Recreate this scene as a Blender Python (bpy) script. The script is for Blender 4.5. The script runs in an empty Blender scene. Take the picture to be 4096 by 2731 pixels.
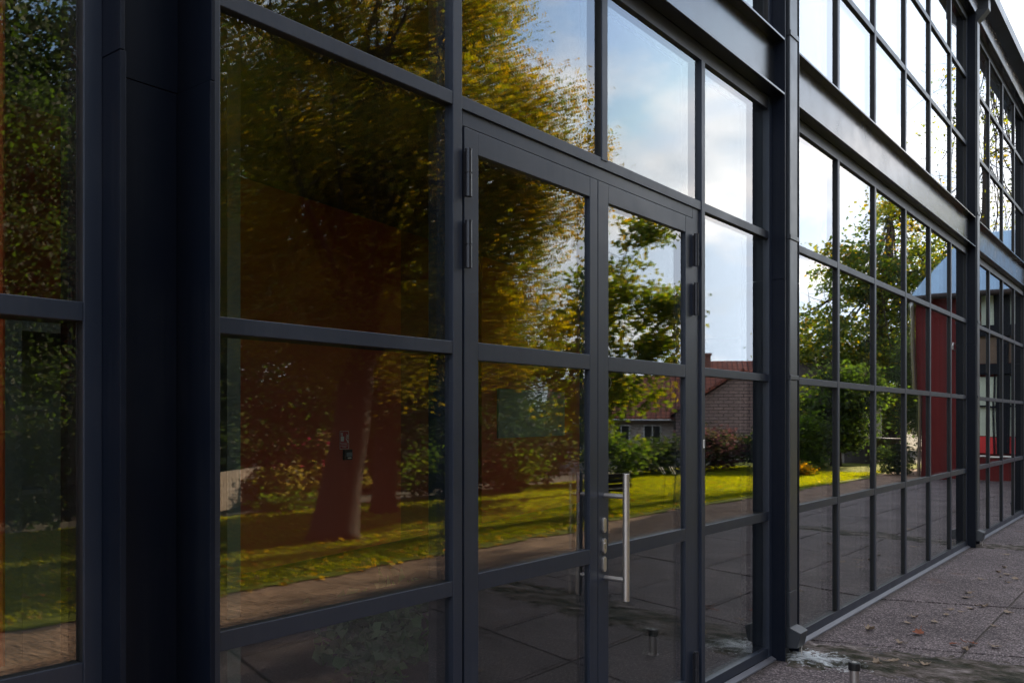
import bpy, math, random
import numpy as np
from mathutils import Vector, Matrix
sc = bpy.context.scene
R = math.radians
random.seed(7)
rng = np.random.default_rng(11)

# ------------------------------------------------------------------ camera
cam_d = bpy.data.cameras.new("Camera")
cam = bpy.data.objects.new("Camera", cam_d)
sc.collection.objects.link(cam)
sc.camera = cam
cam.location = (0.0, -2.2, 1.6)
cam.rotation_euler = (R(90), 0, R(38.03 - 90))
cam_d.sensor_width = 36.0
cam_d.lens = 30.53
cam_d.shift_y = 0.0756
cam_d.clip_start = 0.05
cam_d.clip_end = 3000

# ------------------------------------------------------------------ light
SUN_EL, SUN_AZ = 22.0, 5.0          # azimuth measured from +x towards +y
sdir = Vector((math.cos(R(SUN_EL)) * math.cos(R(SUN_AZ)), math.cos(R(SUN_EL)) * math.sin(R(SUN_AZ)), math.sin(R(SUN_EL))))
sun_d = bpy.data.lights.new("Sun", 'SUN')
sun_d.energy = 5.0
sun_d.angle = R(0.5)
sun_d.color = (1.0, 0.80, 0.54)
sun = bpy.data.objects.new("Sun", sun_d)
sc.collection.objects.link(sun)
sun.rotation_euler = sdir.to_track_quat('Z', 'Y').to_euler()
sun.location = (30, 5, 30)

world = bpy.data.worlds.new("World")
sc.world = world
world.use_nodes = True
wn, wl = world.node_tree.nodes, world.node_tree.links
wn.clear()
w_out = wn.new('ShaderNodeOutputWorld')
w_bg = wn.new('ShaderNodeBackground')
w_bg.inputs['Strength'].default_value = 0.112
sky = wn.new('ShaderNodeTexSky')
sky.sky_type = 'NISHITA'
sky.sun_disc = False
sky.sun_elevation = R(SUN_EL)
sky.sun_rotation = R(90 - SUN_AZ)
sky.air_density = 1.0
sky.dust_density = 0.7
sky.ozone_density = 1.5
# clouds: noise on the view direction projected on a high plane
w_tc = wn.new('ShaderNodeTexCoord')
w_sep = wn.new('ShaderNodeSeparateXYZ')
wl.new(w_tc.outputs['Generated'], w_sep.inputs[0])
w_max = wn.new('ShaderNodeMath'); w_max.operation = 'MAXIMUM'; w_max.inputs[1].default_value = 0.0
wl.new(w_sep.outputs['Z'], w_max.inputs[0])
w_add = wn.new('ShaderNodeMath'); w_add.operation = 'ADD'; w_add.inputs[1].default_value = 0.22
wl.new(w_max.outputs[0], w_add.inputs[0])
w_dx = wn.new('ShaderNodeMath'); w_dx.operation = 'DIVIDE'
w_dy = wn.new('ShaderNodeMath'); w_dy.operation = 'DIVIDE'
wl.new(w_sep.outputs['X'], w_dx.inputs[0]); wl.new(w_add.outputs[0], w_dx.inputs[1])
wl.new(w_sep.outputs['Y'], w_dy.inputs[0]); wl.new(w_add.outputs[0], w_dy.inputs[1])
w_cmb = wn.new('ShaderNodeCombineXYZ')
wl.new(w_dx.outputs[0], w_cmb.inputs[0]); wl.new(w_dy.outputs[0], w_cmb.inputs[1])
w_cmb.inputs[2].default_value = 1.3
w_noi = wn.new('ShaderNodeTexNoise')
w_noi.inputs['Scale'].default_value = 1.9
w_noi.inputs['Detail'].default_value = 5.0
w_noi.inputs['Roughness'].default_value = 0.52
w_noi.inputs['Distortion'].default_value = 0.25
wl.new(w_cmb.outputs[0], w_noi.inputs['Vector'])
w_rmp = wn.new('ShaderNodeValToRGB')
w_rmp.color_ramp.elements[0].position = 0.43
w_rmp.color_ramp.elements[1].position = 0.58
wl.new(w_noi.outputs['Fac'], w_rmp.inputs[0])
w_mix = wn.new('ShaderNodeMixRGB')
w_n2 = wn.new('ShaderNodeTexNoise')
w_n2.inputs['Scale'].default_value = 2.6; w_n2.inputs['Detail'].default_value = 4.0; w_n2.inputs['Roughness'].default_value = 0.5
wl.new(w_cmb.outputs[0], w_n2.inputs['Vector'])
w_cc = wn.new('ShaderNodeValToRGB')
w_cc.color_ramp.elements[0].position = 0.36; w_cc.color_ramp.elements[0].color = (0.50, 0.54, 0.60, 1)
w_cc.color_ramp.elements[1].position = 0.62; w_cc.color_ramp.elements[1].color = (0.92, 0.88, 0.86, 1)
wl.new(w_n2.outputs['Fac'], w_cc.inputs[0])
w_cs = wn.new('ShaderNodeVectorMath'); w_cs.operation = 'SCALE'; w_cs.inputs['Scale'].default_value = 7.8
wl.new(w_cc.outputs[0], w_cs.inputs[0])
wl.new(w_cs.outputs[0], w_mix.inputs[2])
w_min = wn.new('ShaderNodeVectorMath'); w_min.operation = 'MINIMUM'; w_min.inputs[1].default_value = (4.1, 4.7, 5.6)
wl.new(sky.outputs[0], w_min.inputs[0])
wl.new(w_rmp.outputs[0], w_mix.inputs[0])
wl.new(w_min.outputs[0], w_mix.inputs[1])
wl.new(w_mix.outputs[0], w_bg.inputs['Color'])
wl.new(w_bg.outputs[0], w_out.inputs[0])

sc.view_settings.view_transform = 'Standard'
sc.view_settings.look = 'None'
sc.view_settings.exposure = 2.05
sc.view_settings.gamma = 1.0
sc.view_settings.use_curve_mapping = False
sc.cycles.transparent_max_bounces = 24
sc.cycles.max_bounces = 10
sc.cycles.glossy_bounces = 6
sc.cycles.transmission_bounces = 6
sc.cycles.sample_clamp_indirect = 6.0
sc.cycles.caustics_reflective = False
sc.cycles.caustics_refractive = False

# ------------------------------------------------------------------ materials
def new_mat(name):
    m = bpy.data.materials.new(name)
    m.use_nodes = True
    n, l = m.node_tree.nodes, m.node_tree.links
    n.clear()
    o = n.new('ShaderNodeOutputMaterial')
    return m, n, l, o

def N(n, t, **kw):
    x = n.new(t)
    for k, v in kw.items():
        setattr(x, k, v)
    return x

def pbsdf(n, l, o, col, rough=0.5, metal=0.0, spec=0.5):
    b = n.new('ShaderNodeBsdfPrincipled')
    b.inputs['Base Color'].default_value = (*col, 1)
    b.inputs['Roughness'].default_value = rough
    b.inputs['Metallic'].default_value = metal
    b.inputs['Specular IOR Level'].default_value = spec
    l.new(b.outputs[0], o.inputs[0])
    return b

def simple(name, col, rough=0.5, metal=0.0, var=0.15, scale=6.0, bump=0.0, bscale=60.0, spec=0.5, rvar=0.0, detail=4.0):
    m, n, l, o = new_mat(name)
    b = pbsdf(n, l, o, col, rough, metal, spec)
    tc = n.new('ShaderNodeTexCoord')
    if var or rvar:
        nz = N(n, 'ShaderNodeTexNoise'); nz.inputs['Scale'].default_value = scale; nz.inputs['Detail'].default_value = detail
        l.new(tc.outputs['Object'], nz.inputs['Vector'])
        mx = N(n, 'ShaderNodeMixRGB')
        mx.inputs[1].default_value = (*[c * (1 - var) for c in col], 1)
        mx.inputs[2].default_value = (*[min(1, c * (1 + var)) for c in col], 1)
        l.new(nz.outputs['Fac'], mx.inputs[0]); l.new(mx.outputs[0], b.inputs['Base Color'])
        if rvar:
            mr = N(n, 'ShaderNodeMapRange')
            mr.inputs[3].default_value = max(0.02, rough - rvar); mr.inputs[4].default_value = rough + rvar
            mr.inputs[1].default_value = .3; mr.inputs[2].default_value = .7
            l.new(nz.outputs['Fac'], mr.inputs[0]); l.new(mr.outputs[0], b.inputs['Roughness'])
    if bump:
        nb = N(n, 'ShaderNodeTexNoise'); nb.inputs['Scale'].default_value = bscale; nb.inputs['Detail'].default_value = 4
        l.new(tc.outputs['Object'], nb.inputs['Vector'])
        bp = N(n, 'ShaderNodeBump'); bp.inputs['Strength'].default_value = bump; bp.inputs['Distance'].default_value = 0.01
        l.new(nb.outputs['Fac'], bp.inputs['Height']); l.new(bp.outputs[0], b.inputs['Normal'])
    return m

M = {}
def paint(name, col, rough, spec, dust=0.10, streak=True):
    """powder coat with faint dust, runs and uneven sheen"""
    m, n, l, o = new_mat(name)
    b = pbsdf(n, l, o, col, rough, 0, spec)
    geo = n.new('ShaderNodeNewGeometry')
    mp = N(n, 'ShaderNodeMapping'); mp.inputs['Scale'].default_value = (34, 34, 1.1); l.new(geo.outputs['Position'], mp.inputs['Vector'])
    n1 = N(n, 'ShaderNodeTexNoise'); n1.inputs['Scale'].default_value = 1.0; n1.inputs['Detail'].default_value = 5; n1.inputs['Roughness'].default_value = 0.6; l.new(mp.outputs[0], n1.inputs['Vector'])
    n2 = N(n, 'ShaderNodeTexNoise'); n2.inputs['Scale'].default_value = 3.2; n2.inputs['Detail'].default_value = 6; n2.inputs['Roughness'].default_value = 0.65; l.new(geo.outputs['Position'], n2.inputs['Vector'])
    mu = N(n, 'ShaderNodeMath', operation='MULTIPLY'); l.new(n1.outputs['Fac'], mu.inputs[0]); l.new(n2.outputs['Fac'], mu.inputs[1])
    mr = N(n, 'ShaderNodeMapRange'); mr.inputs[1].default_value = 0.22; mr.inputs[2].default_value = 0.46; mr.inputs[3].default_value = 0; mr.inputs[4].default_value = dust
    l.new(mu.outputs[0], mr.inputs[0])
    mx = N(n, 'ShaderNodeMixRGB'); mx.inputs[1].default_value = (*col, 1); mx.inputs[2].default_value = (0.21, 0.20, 0.19, 1)
    l.new(mr.outputs[0], mx.inputs[0]); l.new(mx.outputs[0], b.inputs['Base Color'])
    rr = N(n, 'ShaderNodeMapRange'); rr.inputs[1].default_value = .3; rr.inputs[2].default_value = .7; rr.inputs[3].default_value = rough - .05; rr.inputs[4].default_value = rough + .09
    l.new(n2.outputs['Fac'], rr.inputs[0]); l.new(rr.outputs[0], b.inputs['Roughness'])
    return m
M['steel'] = paint('anthracite_column_paint', (0.0055, 0.008, 0.0155), 0.42, 0.14, 0.03)
M['steel_beam'] = paint('anthracite_beam_paint', (0.013, 0.015, 0.02), 0.20, 1.0, 0.05)
M['steel_pipe'] = paint('anthracite_sheet', (0.020, 0.024, 0.032), 0.36, 0.95, 0.02)
M['frame'] = paint('anthracite_frame', (0.017, 0.023, 0.039), 0.40, 0.55, 0.045)
M['gasket'] = simple('black_rubber', (0.008, 0.008, 0.009), 0.6, 0, 0)
M['flash'] = simple('grey_flashing', (0.13, 0.13, 0.15), 0.42, 0.2, 0.35, 9.0, 0.05, 60, rvar=0.1)
M['stainless'] = simple('brushed_stainless', (0.60, 0.56, 0.53), 0.40, 1.0, 0.06, 4.0, 0.03, 500, rvar=0.06)
M['hinge'] = simple('dark_hinge_metal', (0.03, 0.03, 0.036), 0.3, 0.3, 0.1)
M['black_cap'] = simple('black_plastic_cap', (0.012, 0.012, 0.013), 0.35, 0, 0.1)
M['red_wall'] = simple('red_painted_partition', (0.56, 0.075, 0.018), 0.6, 0, 0.06, 2.0)
M['int_dark'] = simple('dark_interior_plaster', (0.06, 0.06, 0.062), 0.8, 0, 0.15)
M['int_floor'] = simple('interior_concrete', (0.022, 0.023, 0.025), 0.5, 0, 0.2, 2.0)
M['int_grey'] = simple('grey_interior_post', (0.16, 0.17, 0.15), 0.6, 0, 0.1)
M['shelf_edge'] = simple('pale_shelf_edge', (0.20, 0.195, 0.18), 0.5, 0, 0.1)
M['red_fade'] = simple('red_wall_painted_fade', (0.26, 0.045, 0.015), 0.6, 0, 0.25, 1.5)  # darker brown red: the wall's fall-off into shade put into the colour
M['board'] = simple('grey_blue_board', (0.25, 0.28, 0.33), 0.5, 0, 0.05)
M['sign_red'] = simple('fire_sign_red', (0.55, 0.03, 0.03), 0.5, 0, 0)
M['sign_white'] = simple('fire_sign_white', (0.80, 0.74, 0.72), 0.5, 0, 0)
M['white'] = simple('white_panel', (0.78, 0.77, 0.74), 0.5, 0, 0.05)
M['ink'] = simple('dark_ink', (0.02, 0.02, 0.02), 0.6, 0, 0)
M['bark'] = simple('tree_bark', (0.034, 0.021, 0.016), 0.9, 0, 0.45, 7.0, 0.9, 26)
M['wood_fence'] = simple('weathered_pale_picket', (0.40, 0.33, 0.30), 0.75, 0, 0.2, 8)
M['bench'] = simple('dark_bench_timber', (0.035, 0.025, 0.02), 0.45, 0, 0.3, 9)
M['bench_leg'] = simple('grey_bench_iron', (0.16, 0.16, 0.16), 0.5, 0.3, 0.2)
M['rust'] = simple('dry_rust_leaf', (0.20, 0.055, 0.022), 0.75, 0, 0.5, 40)
M['tan'] = simple('dry_tan_leaf', (0.26, 0.19, 0.13), 0.7, 0, 0.4, 40)
M['soil'] = simple('garden_soil', (0.05, 0.042, 0.03), 0.95, 0, 0.4, 1.2, 0.5, 8)
M['dark_shed'] = simple('dark_tarred_boards', (0.03, 0.02, 0.018), 0.8, 0, 0.3, 4)
M['silver'] = simple('zinc_downpipe', (0.50, 0.49, 0.46), 0.35, 0.7, 0.1, 4)
M['wall_pale'] = simple('pale_render', (0.55, 0.47, 0.42), 0.8, 0, 0.12, 2)
M['palegreen'] = simple('pale_green_curtain', (0.62, 0.70, 0.58), 0.6, 0, 0.22, 1.3)
M['redbright'] = simple('bright_red_sheet', (0.75, 0.03, 0.035), 0.4, 0, 0.15, 3)
M['brown'] = simple('brown_timber_board', (0.17, 0.115, 0.08), 0.7, 0, 0.25, 5)
M['pot'] = simple('dark_grey_pot', (0.05, 0.05, 0.055), 0.5, 0, 0.1)

# red board wall: vertical board joints
def mat_redboards():
    m, n, l, o = new_mat('falu_red_boards')
    b = pbsdf(n, l, o, (0.26, 0.02, 0.02), 0.75)
    tc = n.new('ShaderNodeTexCoord'); sp = n.new('ShaderNodeSeparateXYZ'); l.new(tc.outputs['Object'], sp.inputs[0])
    mu = N(n, 'ShaderNodeMath', operation='MULTIPLY'); mu.inputs[1].default_value = 7.0; l.new(sp.outputs['Y'], mu.inputs[0])
    fr = N(n, 'ShaderNodeMath', operation='FRACT'); l.new(mu.outputs[0], fr.inputs[0])
    gt = N(n, 'ShaderNodeMath', operation='LESS_THAN'); gt.inputs[1].default_value = 0.07; l.new(fr.outputs[0], gt.inputs[0])
    nz = N(n, 'ShaderNodeTexNoise'); nz.inputs['Scale'].default_value = 3; l.new(tc.outputs['Object'], nz.inputs['Vector'])
    m1 = N(n, 'ShaderNodeMixRGB'); m1.inputs[1].default_value = (0.125, 0.005, 0.006, 1); m1.inputs[2].default_value = (0.175, 0.008, 0.008, 1)
    l.new(nz.outputs['Fac'], m1.inputs[0])
    m2 = N(n, 'ShaderNodeMixRGB'); m2.inputs[2].default_value = (0.10, 0.01, 0.01, 1)
    l.new(gt.outputs[0], m2.inputs[0]); l.new(m1.outputs[0], m2.inputs[1]); l.new(m2.outputs[0], b.inputs['Base Color'])
    return m
M['redboards'] = mat_redboards()

def mat_metal_roof():
    m, n, l, o = new_mat('pale_blue_metal_roof')
    b = pbsdf(n, l, o, (0.26, 0.40, 0.56), 0.34, 0.3)
    tc = n.new('ShaderNodeTexCoord'); nz = N(n, 'ShaderNodeTexNoise'); nz.inputs['Scale'].default_value = 1.2
    l.new(tc.outputs['Object'], nz.inputs['Vector'])
    bp = N(n, 'ShaderNodeBump'); bp.inputs['Strength'].default_value = 0.25; bp.inputs['Distance'].default_value = 0.05
    sp = n.new('ShaderNodeSeparateXYZ'); l.new(tc.outputs['Object'], sp.inputs[0])
    ad = N(n, 'ShaderNodeMath', operation='ADD'); l.new(sp.outputs['Y'], ad.inputs[0]); l.new(sp.outputs['X'], ad.inputs[1])
    mu = N(n, 'ShaderNodeMath', operation='MULTIPLY'); mu.inputs[1].default_value = 2.4; l.new(ad.outputs[0], mu.inputs[0])
    fr = N(n, 'ShaderNodeMath', operation='FRACT'); l.new(mu.outputs[0], fr.inputs[0])
    lt = N(n, 'ShaderNodeMath', operation='LESS_THAN'); lt.inputs[1].default_value = 0.08; l.new(fr.outputs[0], lt.inputs[0])
    sm = N(n, 'ShaderNodeMath', operation='ADD'); l.new(lt.outputs[0], sm.inputs[0]); l.new(nz.outputs['Fac'], sm.inputs[1])
    l.new(sm.outputs[0], bp.inputs['Height']); l.new(bp.outputs[0], b.inputs['Normal'])
    return m
M['metalroof'] = mat_metal_roof()

def mat_tiles():
    m, n, l, o = new_mat('red_clay_tiles')
    b = pbsdf(n, l, o, (0.30, 0.10, 0.06), 0.8)
    tc = n.new('ShaderNodeTexCoord')
    br = N(n, 'ShaderNodeTexBrick'); br.offset = 0.0
    br.inputs['Scale'].default_value = 1.0
    br.inputs['Brick Width'].default_value = 0.24; br.inputs['Row Height'].default_value = 0.34
    br.inputs['Mortar Size'].default_value = 0.03; br.inputs['Mortar Smooth'].default_value = 0.6
    br.inputs['Color1'].default_value = (0.29, 0.088, 0.05, 1); br.inputs['Color2'].default_value = (0.21, 0.064, 0.042, 1)
    br.inputs['Mortar'].default_value = (0.10, 0.035, 0.025, 1)
    l.new(tc.outputs['UV'], br.inputs['Vector']); l.new(br.outputs['Color'], b.inputs['Base Color'])
    bp = N(n, 'ShaderNodeBump'); bp.inputs['Strength'].default_value = 0.8; bp.inputs['Distance'].default_value = 0.06; bp.invert = True
    l.new(br.outputs['Fac'], bp.inputs['Height']); l.new(bp.outputs[0], b.inputs['Normal'])
    return m
M['tiles'] = mat_tiles()

def mat_brick(name, c1, c2, mortar, bw=0.42, rh=0.15):
    m, n, l, o = new_mat(name)
    b = pbsdf(n, l, o, c1, 0.85)
    tc = n.new('ShaderNodeTexCoord')
    br = N(n, 'ShaderNodeTexBrick')
    br.inputs['Scale'].default_value = 1.0
    br.inputs['Brick Width'].default_value = bw; br.inputs['Row Height'].default_value = rh
    br.inputs['Mortar Size'].default_value = 0.018; br.inputs['Mortar Smooth'].default_value = 0.3
    br.inputs['Color1'].default_value = (*c1, 1); br.inputs['Color2'].default_value = (*c2, 1); br.inputs['Mortar'].default_value = (*mortar, 1)
    l.new(tc.outputs['UV'], br.inputs['Vector']); l.new(br.outputs['Color'], b.inputs['Base Color'])
    bp = N(n, 'ShaderNodeBump'); bp.inputs['Strength'].default_value = 0.7; bp.inputs['Distance'].default_value = 0.03; bp.invert = True
    l.new(br.outputs['Fac'], bp.inputs['Height']); l.new(bp.outputs[0], b.inputs['Normal'])
    return m
M['brick'] = mat_brick('pinkish_white_brick', (0.36, 0.25, 0.215), (0.30, 0.21, 0.185), (0.10, 0.07, 0.06))
M['redbrick'] = mat_brick('red_chimney_brick', (0.24, 0.08, 0.055), (0.18, 0.06, 0.045), (0.20, 0.15, 0.12), 0.26, 0.09)

# window glass: one sheet of a double-glazed unit; both faces of the sheet reflect (Schlick), the rest passes through
def mat_glass():
    m, n, l, o = new_mat('double_glazing')
    geo = n.new('ShaderNodeNewGeometry'); oi = n.new('ShaderNodeObjectInfo')
    # gentle roller-wave unevenness of the sheet plus a small tilt of each unit
    mp = N(n, 'ShaderNodeMapping'); mp.inputs['Scale'].default_value = (1.0, 1.0, 0.7)
    l.new(geo.outputs['Position'], mp.inputs['Vector'])
    nz = N(n, 'ShaderNodeTexNoise'); nz.inputs['Scale'].default_value = 1.0; nz.inputs['Detail'].default_value = 0.0
    l.new(mp.outputs[0], nz.inputs['Vector'])
    mp2 = N(n, 'ShaderNodeMapping'); mp2.inputs['Scale'].default_value = (9.0, 9.0, 16.0)
    l.new(geo.outputs['Position'], mp2.inputs['Vector'])
    nz2 = N(n, 'ShaderNodeTexNoise'); nz2.inputs['Scale'].default_value = 1.0; nz2.inputs['Detail'].default_value = 0.0
    l.new(mp2.outputs[0], nz2.inputs['Vector'])
    half = (0.5, 0.5, 0.5)
    def centred(src, k):
        s = N(n, 'ShaderNodeVectorMath', operation='SUBTRACT'); s.inputs[1].default_value = half; l.new(src, s.inputs[0])
        t = N(n, 'ShaderNodeVectorMath', operation='MULTIPLY'); t.inputs[1].default_value = k; l.new(s.outputs[0], t.inputs[0])
        return t.outputs[0]
    a = centred(nz.outputs['Color'], (0.0055, 0.0, 0.0035))
    c = centred(nz2.outputs['Color'], (0.0003, 0.0, 0.0003))
    wn_ = N(n, 'ShaderNodeTexWhiteNoise', noise_dimensions='1D'); l.new(oi.outputs['Random'], wn_.inputs['W'])
    d = centred(wn_.outputs['Color'], (0.0070, 0.0, 0.0070))
    s1 = N(n, 'ShaderNodeVectorMath', operation='ADD'); l.new(a, s1.inputs[0]); l.new(c, s1.inputs[1])
    s2 = N(n, 'ShaderNodeVectorMath', operation='ADD'); l.new(s1.outputs[0], s2.inputs[0]); l.new(d, s2.inputs[1])
    s3 = N(n, 'ShaderNodeVectorMath', operation='ADD'); l.new(geo.outputs['Normal'], s3.inputs[0]); l.new(s2.outputs[0], s3.inputs[1])
    nm = N(n, 'ShaderNodeVectorMath', operation='NORMALIZE'); l.new(s3.outputs[0], nm.inputs[0])
    dt = N(n, 'ShaderNodeVectorMath', operation='DOT_PRODUCT'); l.new(geo.outputs['Normal'], dt.inputs[0]); l.new(geo.outputs['Incoming'], dt.inputs[1])
    ab = N(n, 'ShaderNodeMath', operation='ABSOLUTE'); l.new(dt.outputs['Value'], ab.inputs[0])
    om = N(n, 'ShaderNodeMath', operation='SUBTRACT'); om.inputs[0].default_value = 1.0; l.new(ab.outputs[0], om.inputs[1])
    pw = N(n, 'ShaderNodeMath', operation='POWER'); pw.inputs[1].default_value = 4.6; l.new(om.outputs[0], pw.inputs[0])
    r1 = N(n, 'ShaderNodeMath', operation='MULTIPLY_ADD'); r1.inputs[1].default_value = 0.95; r1.inputs[2].default_value = 0.050
    l.new(pw.outputs[0], r1.inputs[0])
    num = N(n, 'ShaderNodeMath', operation='MULTIPLY'); num.inputs[1].default_value = 2.0; l.new(r1.outputs[0], num.inputs[0])
    den = N(n, 'ShaderNodeMath', operation='ADD'); den.inputs[1].default_value = 1.0; l.new(r1.outputs[0], den.inputs[0])
    fac = N(n, 'ShaderNodeMath', operation='DIVIDE'); fac.use_clamp = True; l.new(num.outputs[0], fac.inputs[0]); l.new(den.outputs[0], fac.inputs[1])
    gl = N(n, 'ShaderNodeBsdfGlossy'); gl.inputs['Roughness'].default_value = 0.0; gl.inputs['Color'].default_value = (0.98, 0.98, 0.98, 1)
    l.new(nm.outputs[0], gl.inputs['Normal'])
    tr = N(n, 'ShaderNodeBsdfTransparent'); tr.inputs['Color'].default_value = (0.90, 0.93, 0.91, 1)
    mx = N(n, 'ShaderNodeMixShader'); l.new(fac.outputs[0], mx.inputs[0]); l.new(tr.outputs[0], mx.inputs[1]); l.new(gl.outputs[0], mx.inputs[2])
    l.new(mx.outputs[0], o.inputs[0])
    return m
M['glass'] = mat_glass()

def mat_leaf(name, trans=0.60):
    m, n, l, o = new_mat(name)
    at = N(n, 'ShaderNodeVertexColor'); at.layer_name = 'leaf_colour'
    df = N(n, 'ShaderNodeBsdfDiffuse'); l.new(at.outputs[0], df.inputs['Color'])
    tl = N(n, 'ShaderNodeBsdfTranslucent')
    hs = N(n, 'ShaderNodeHueSaturation'); hs.inputs['Value'].default_value = 1.7; hs.inputs['Saturation'].default_value = 1.12
    l.new(at.outputs[0], hs.inputs['Color']); l.new(hs.outputs[0], tl.inputs['Color'])
    mx = N(n, 'ShaderNodeMixShader'); mx.inputs[0].default_value = trans
    l.new(df.outputs[0], mx.inputs[1]); l.new(tl.outputs[0], mx.inputs[2])
    gl = N(n, 'ShaderNodeBsdfGlossy'); gl.inputs['Roughness'].default_value = 0.62
    mx2 = N(n, 'ShaderNodeMixShader'); mx2.inputs[0].default_value = 0.022
    l.new(mx.outputs[0], mx2.inputs[1]); l.new(gl.outputs[0], mx2.inputs[2])
    l.new(mx2.outputs[0], o.inputs[0])
    return m
M['leaf'] = mat_leaf('leaf')

def mat_grass_ground():
    m, n, l, o = new_mat('lawn_turf')
    b = pbsdf(n, l, o, (0.08, 0.12, 0.02), 0.9, spec=0.2)
    tc = n.new('ShaderNodeTexCoord')
    n1 = N(n, 'ShaderNodeTexNoise'); n1.inputs['Scale'].default_value = 0.8; n1.inputs['Detail'].default_value = 5
    n2 = N(n, 'ShaderNodeTexNoise'); n2.inputs['Scale'].default_value = 40; n2.inputs['Detail'].default_value = 4
    l.new(tc.outputs['Object'], n1.inputs['Vector']); l.new(tc.outputs['Object'], n2.inputs['Vector'])
    m1 = N(n, 'ShaderNodeMixRGB'); m1.inputs[1].default_value = (0.15, 0.18, 0.014, 1); m1.inputs[2].default_value = (0.22, 0.24, 0.02, 1)
    l.new(n1.outputs['Fac'], m1.inputs[0])
    m2 = N(n, 'ShaderNodeMixRGB', blend_type='MULTIPLY'); m2.inputs[0].default_value = 0.8
    rp = N(n, 'ShaderNodeMapRange'); rp.inputs[1].default_value = 0.3; rp.inputs[2].default_value = 0.7; rp.inputs[3].default_value = 0.5; rp.inputs[4].default_value = 1.4
    l.new(n2.outputs['Fac'], rp.inputs[0]); l.new(m1.outputs[0], m2.inputs[1]); l.new(rp.outputs[0], m2.inputs[2])
    l.new(m2.outputs[0], b.inputs['Base Color'])
    bp = N(n, 'ShaderNodeBump'); bp.inputs['Strength'].default_value = 1.0; bp.inputs['Distance'].default_value = 0.06
    l.new(n2.outputs['Fac'], bp.inputs['Height']); l.new(bp.outputs[0], b.inputs['Normal'])
    return m
M['turf'] = mat_grass_ground()

def mat_gravel():
    m, n, l, o = new_mat('pink_gravel')
    b = pbsdf(n, l, o, (0.4, 0.3, 0.25), 0.9, spec=0.2)
    tc = n.new('ShaderNodeTexCoord')
    v = N(n, 'ShaderNodeTexVoronoi'); v.inputs['Scale'].default_value = 28; l.new(tc.outputs['Object'], v.inputs['Vector'])
    n1 = N(n, 'ShaderNodeTexNoise'); n1.inputs['Scale'].default_value = 2.5; n1.inputs['Detail'].default_value = 6; l.new(tc.outputs['Object'], n1.inputs['Vector'])
    m1 = N(n, 'ShaderNodeMixRGB'); m1.inputs[1].default_value = (0.165, 0.105, 0.074, 1); m1.inputs[2].default_value = (0.32, 0.215, 0.155, 1)
    sv = N(n, 'ShaderNodeSeparateColor'); l.new(v.outputs['Color'], sv.inputs[0])
    l.new(sv.outputs[0], m1.inputs[0])
    m2 = N(n, 'ShaderNodeMixRGB', blend_type='MULTIPLY'); m2.inputs[0].default_value = 0.7
    rp = N(n, 'ShaderNodeMapRange'); rp.inputs[1].default_value = 0.3; rp.inputs[2].default_value = 0.7; rp.inputs[3].default_value = 0.55; rp.inputs[4].default_value = 1.25
    l.new(n1.outputs['Fac'], rp.inputs[0]); l.new(m1.outputs[0], m2.inputs[1]); l.new(rp.outputs[0], m2.inputs[2])
    l.new(m2.outputs[0], b.inputs['Base Color'])
    bp = N(n, 'ShaderNodeBump'); bp.inputs['Strength'].default_value = 0.8; bp.inputs['Distance'].default_value = 0.012
    ad = N(n, 'ShaderNodeMath', operation='ADD'); l.new(v.outputs['Distance'], ad.inputs[0]); l.new(n1.outputs['Fac'], ad.inputs[1])
    l.new(ad.outputs[0], bp.inputs['Height']); l.new(bp.outputs[0], b.inputs['Normal'])
    return m
M['gravel'] = mat_gravel()

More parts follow.
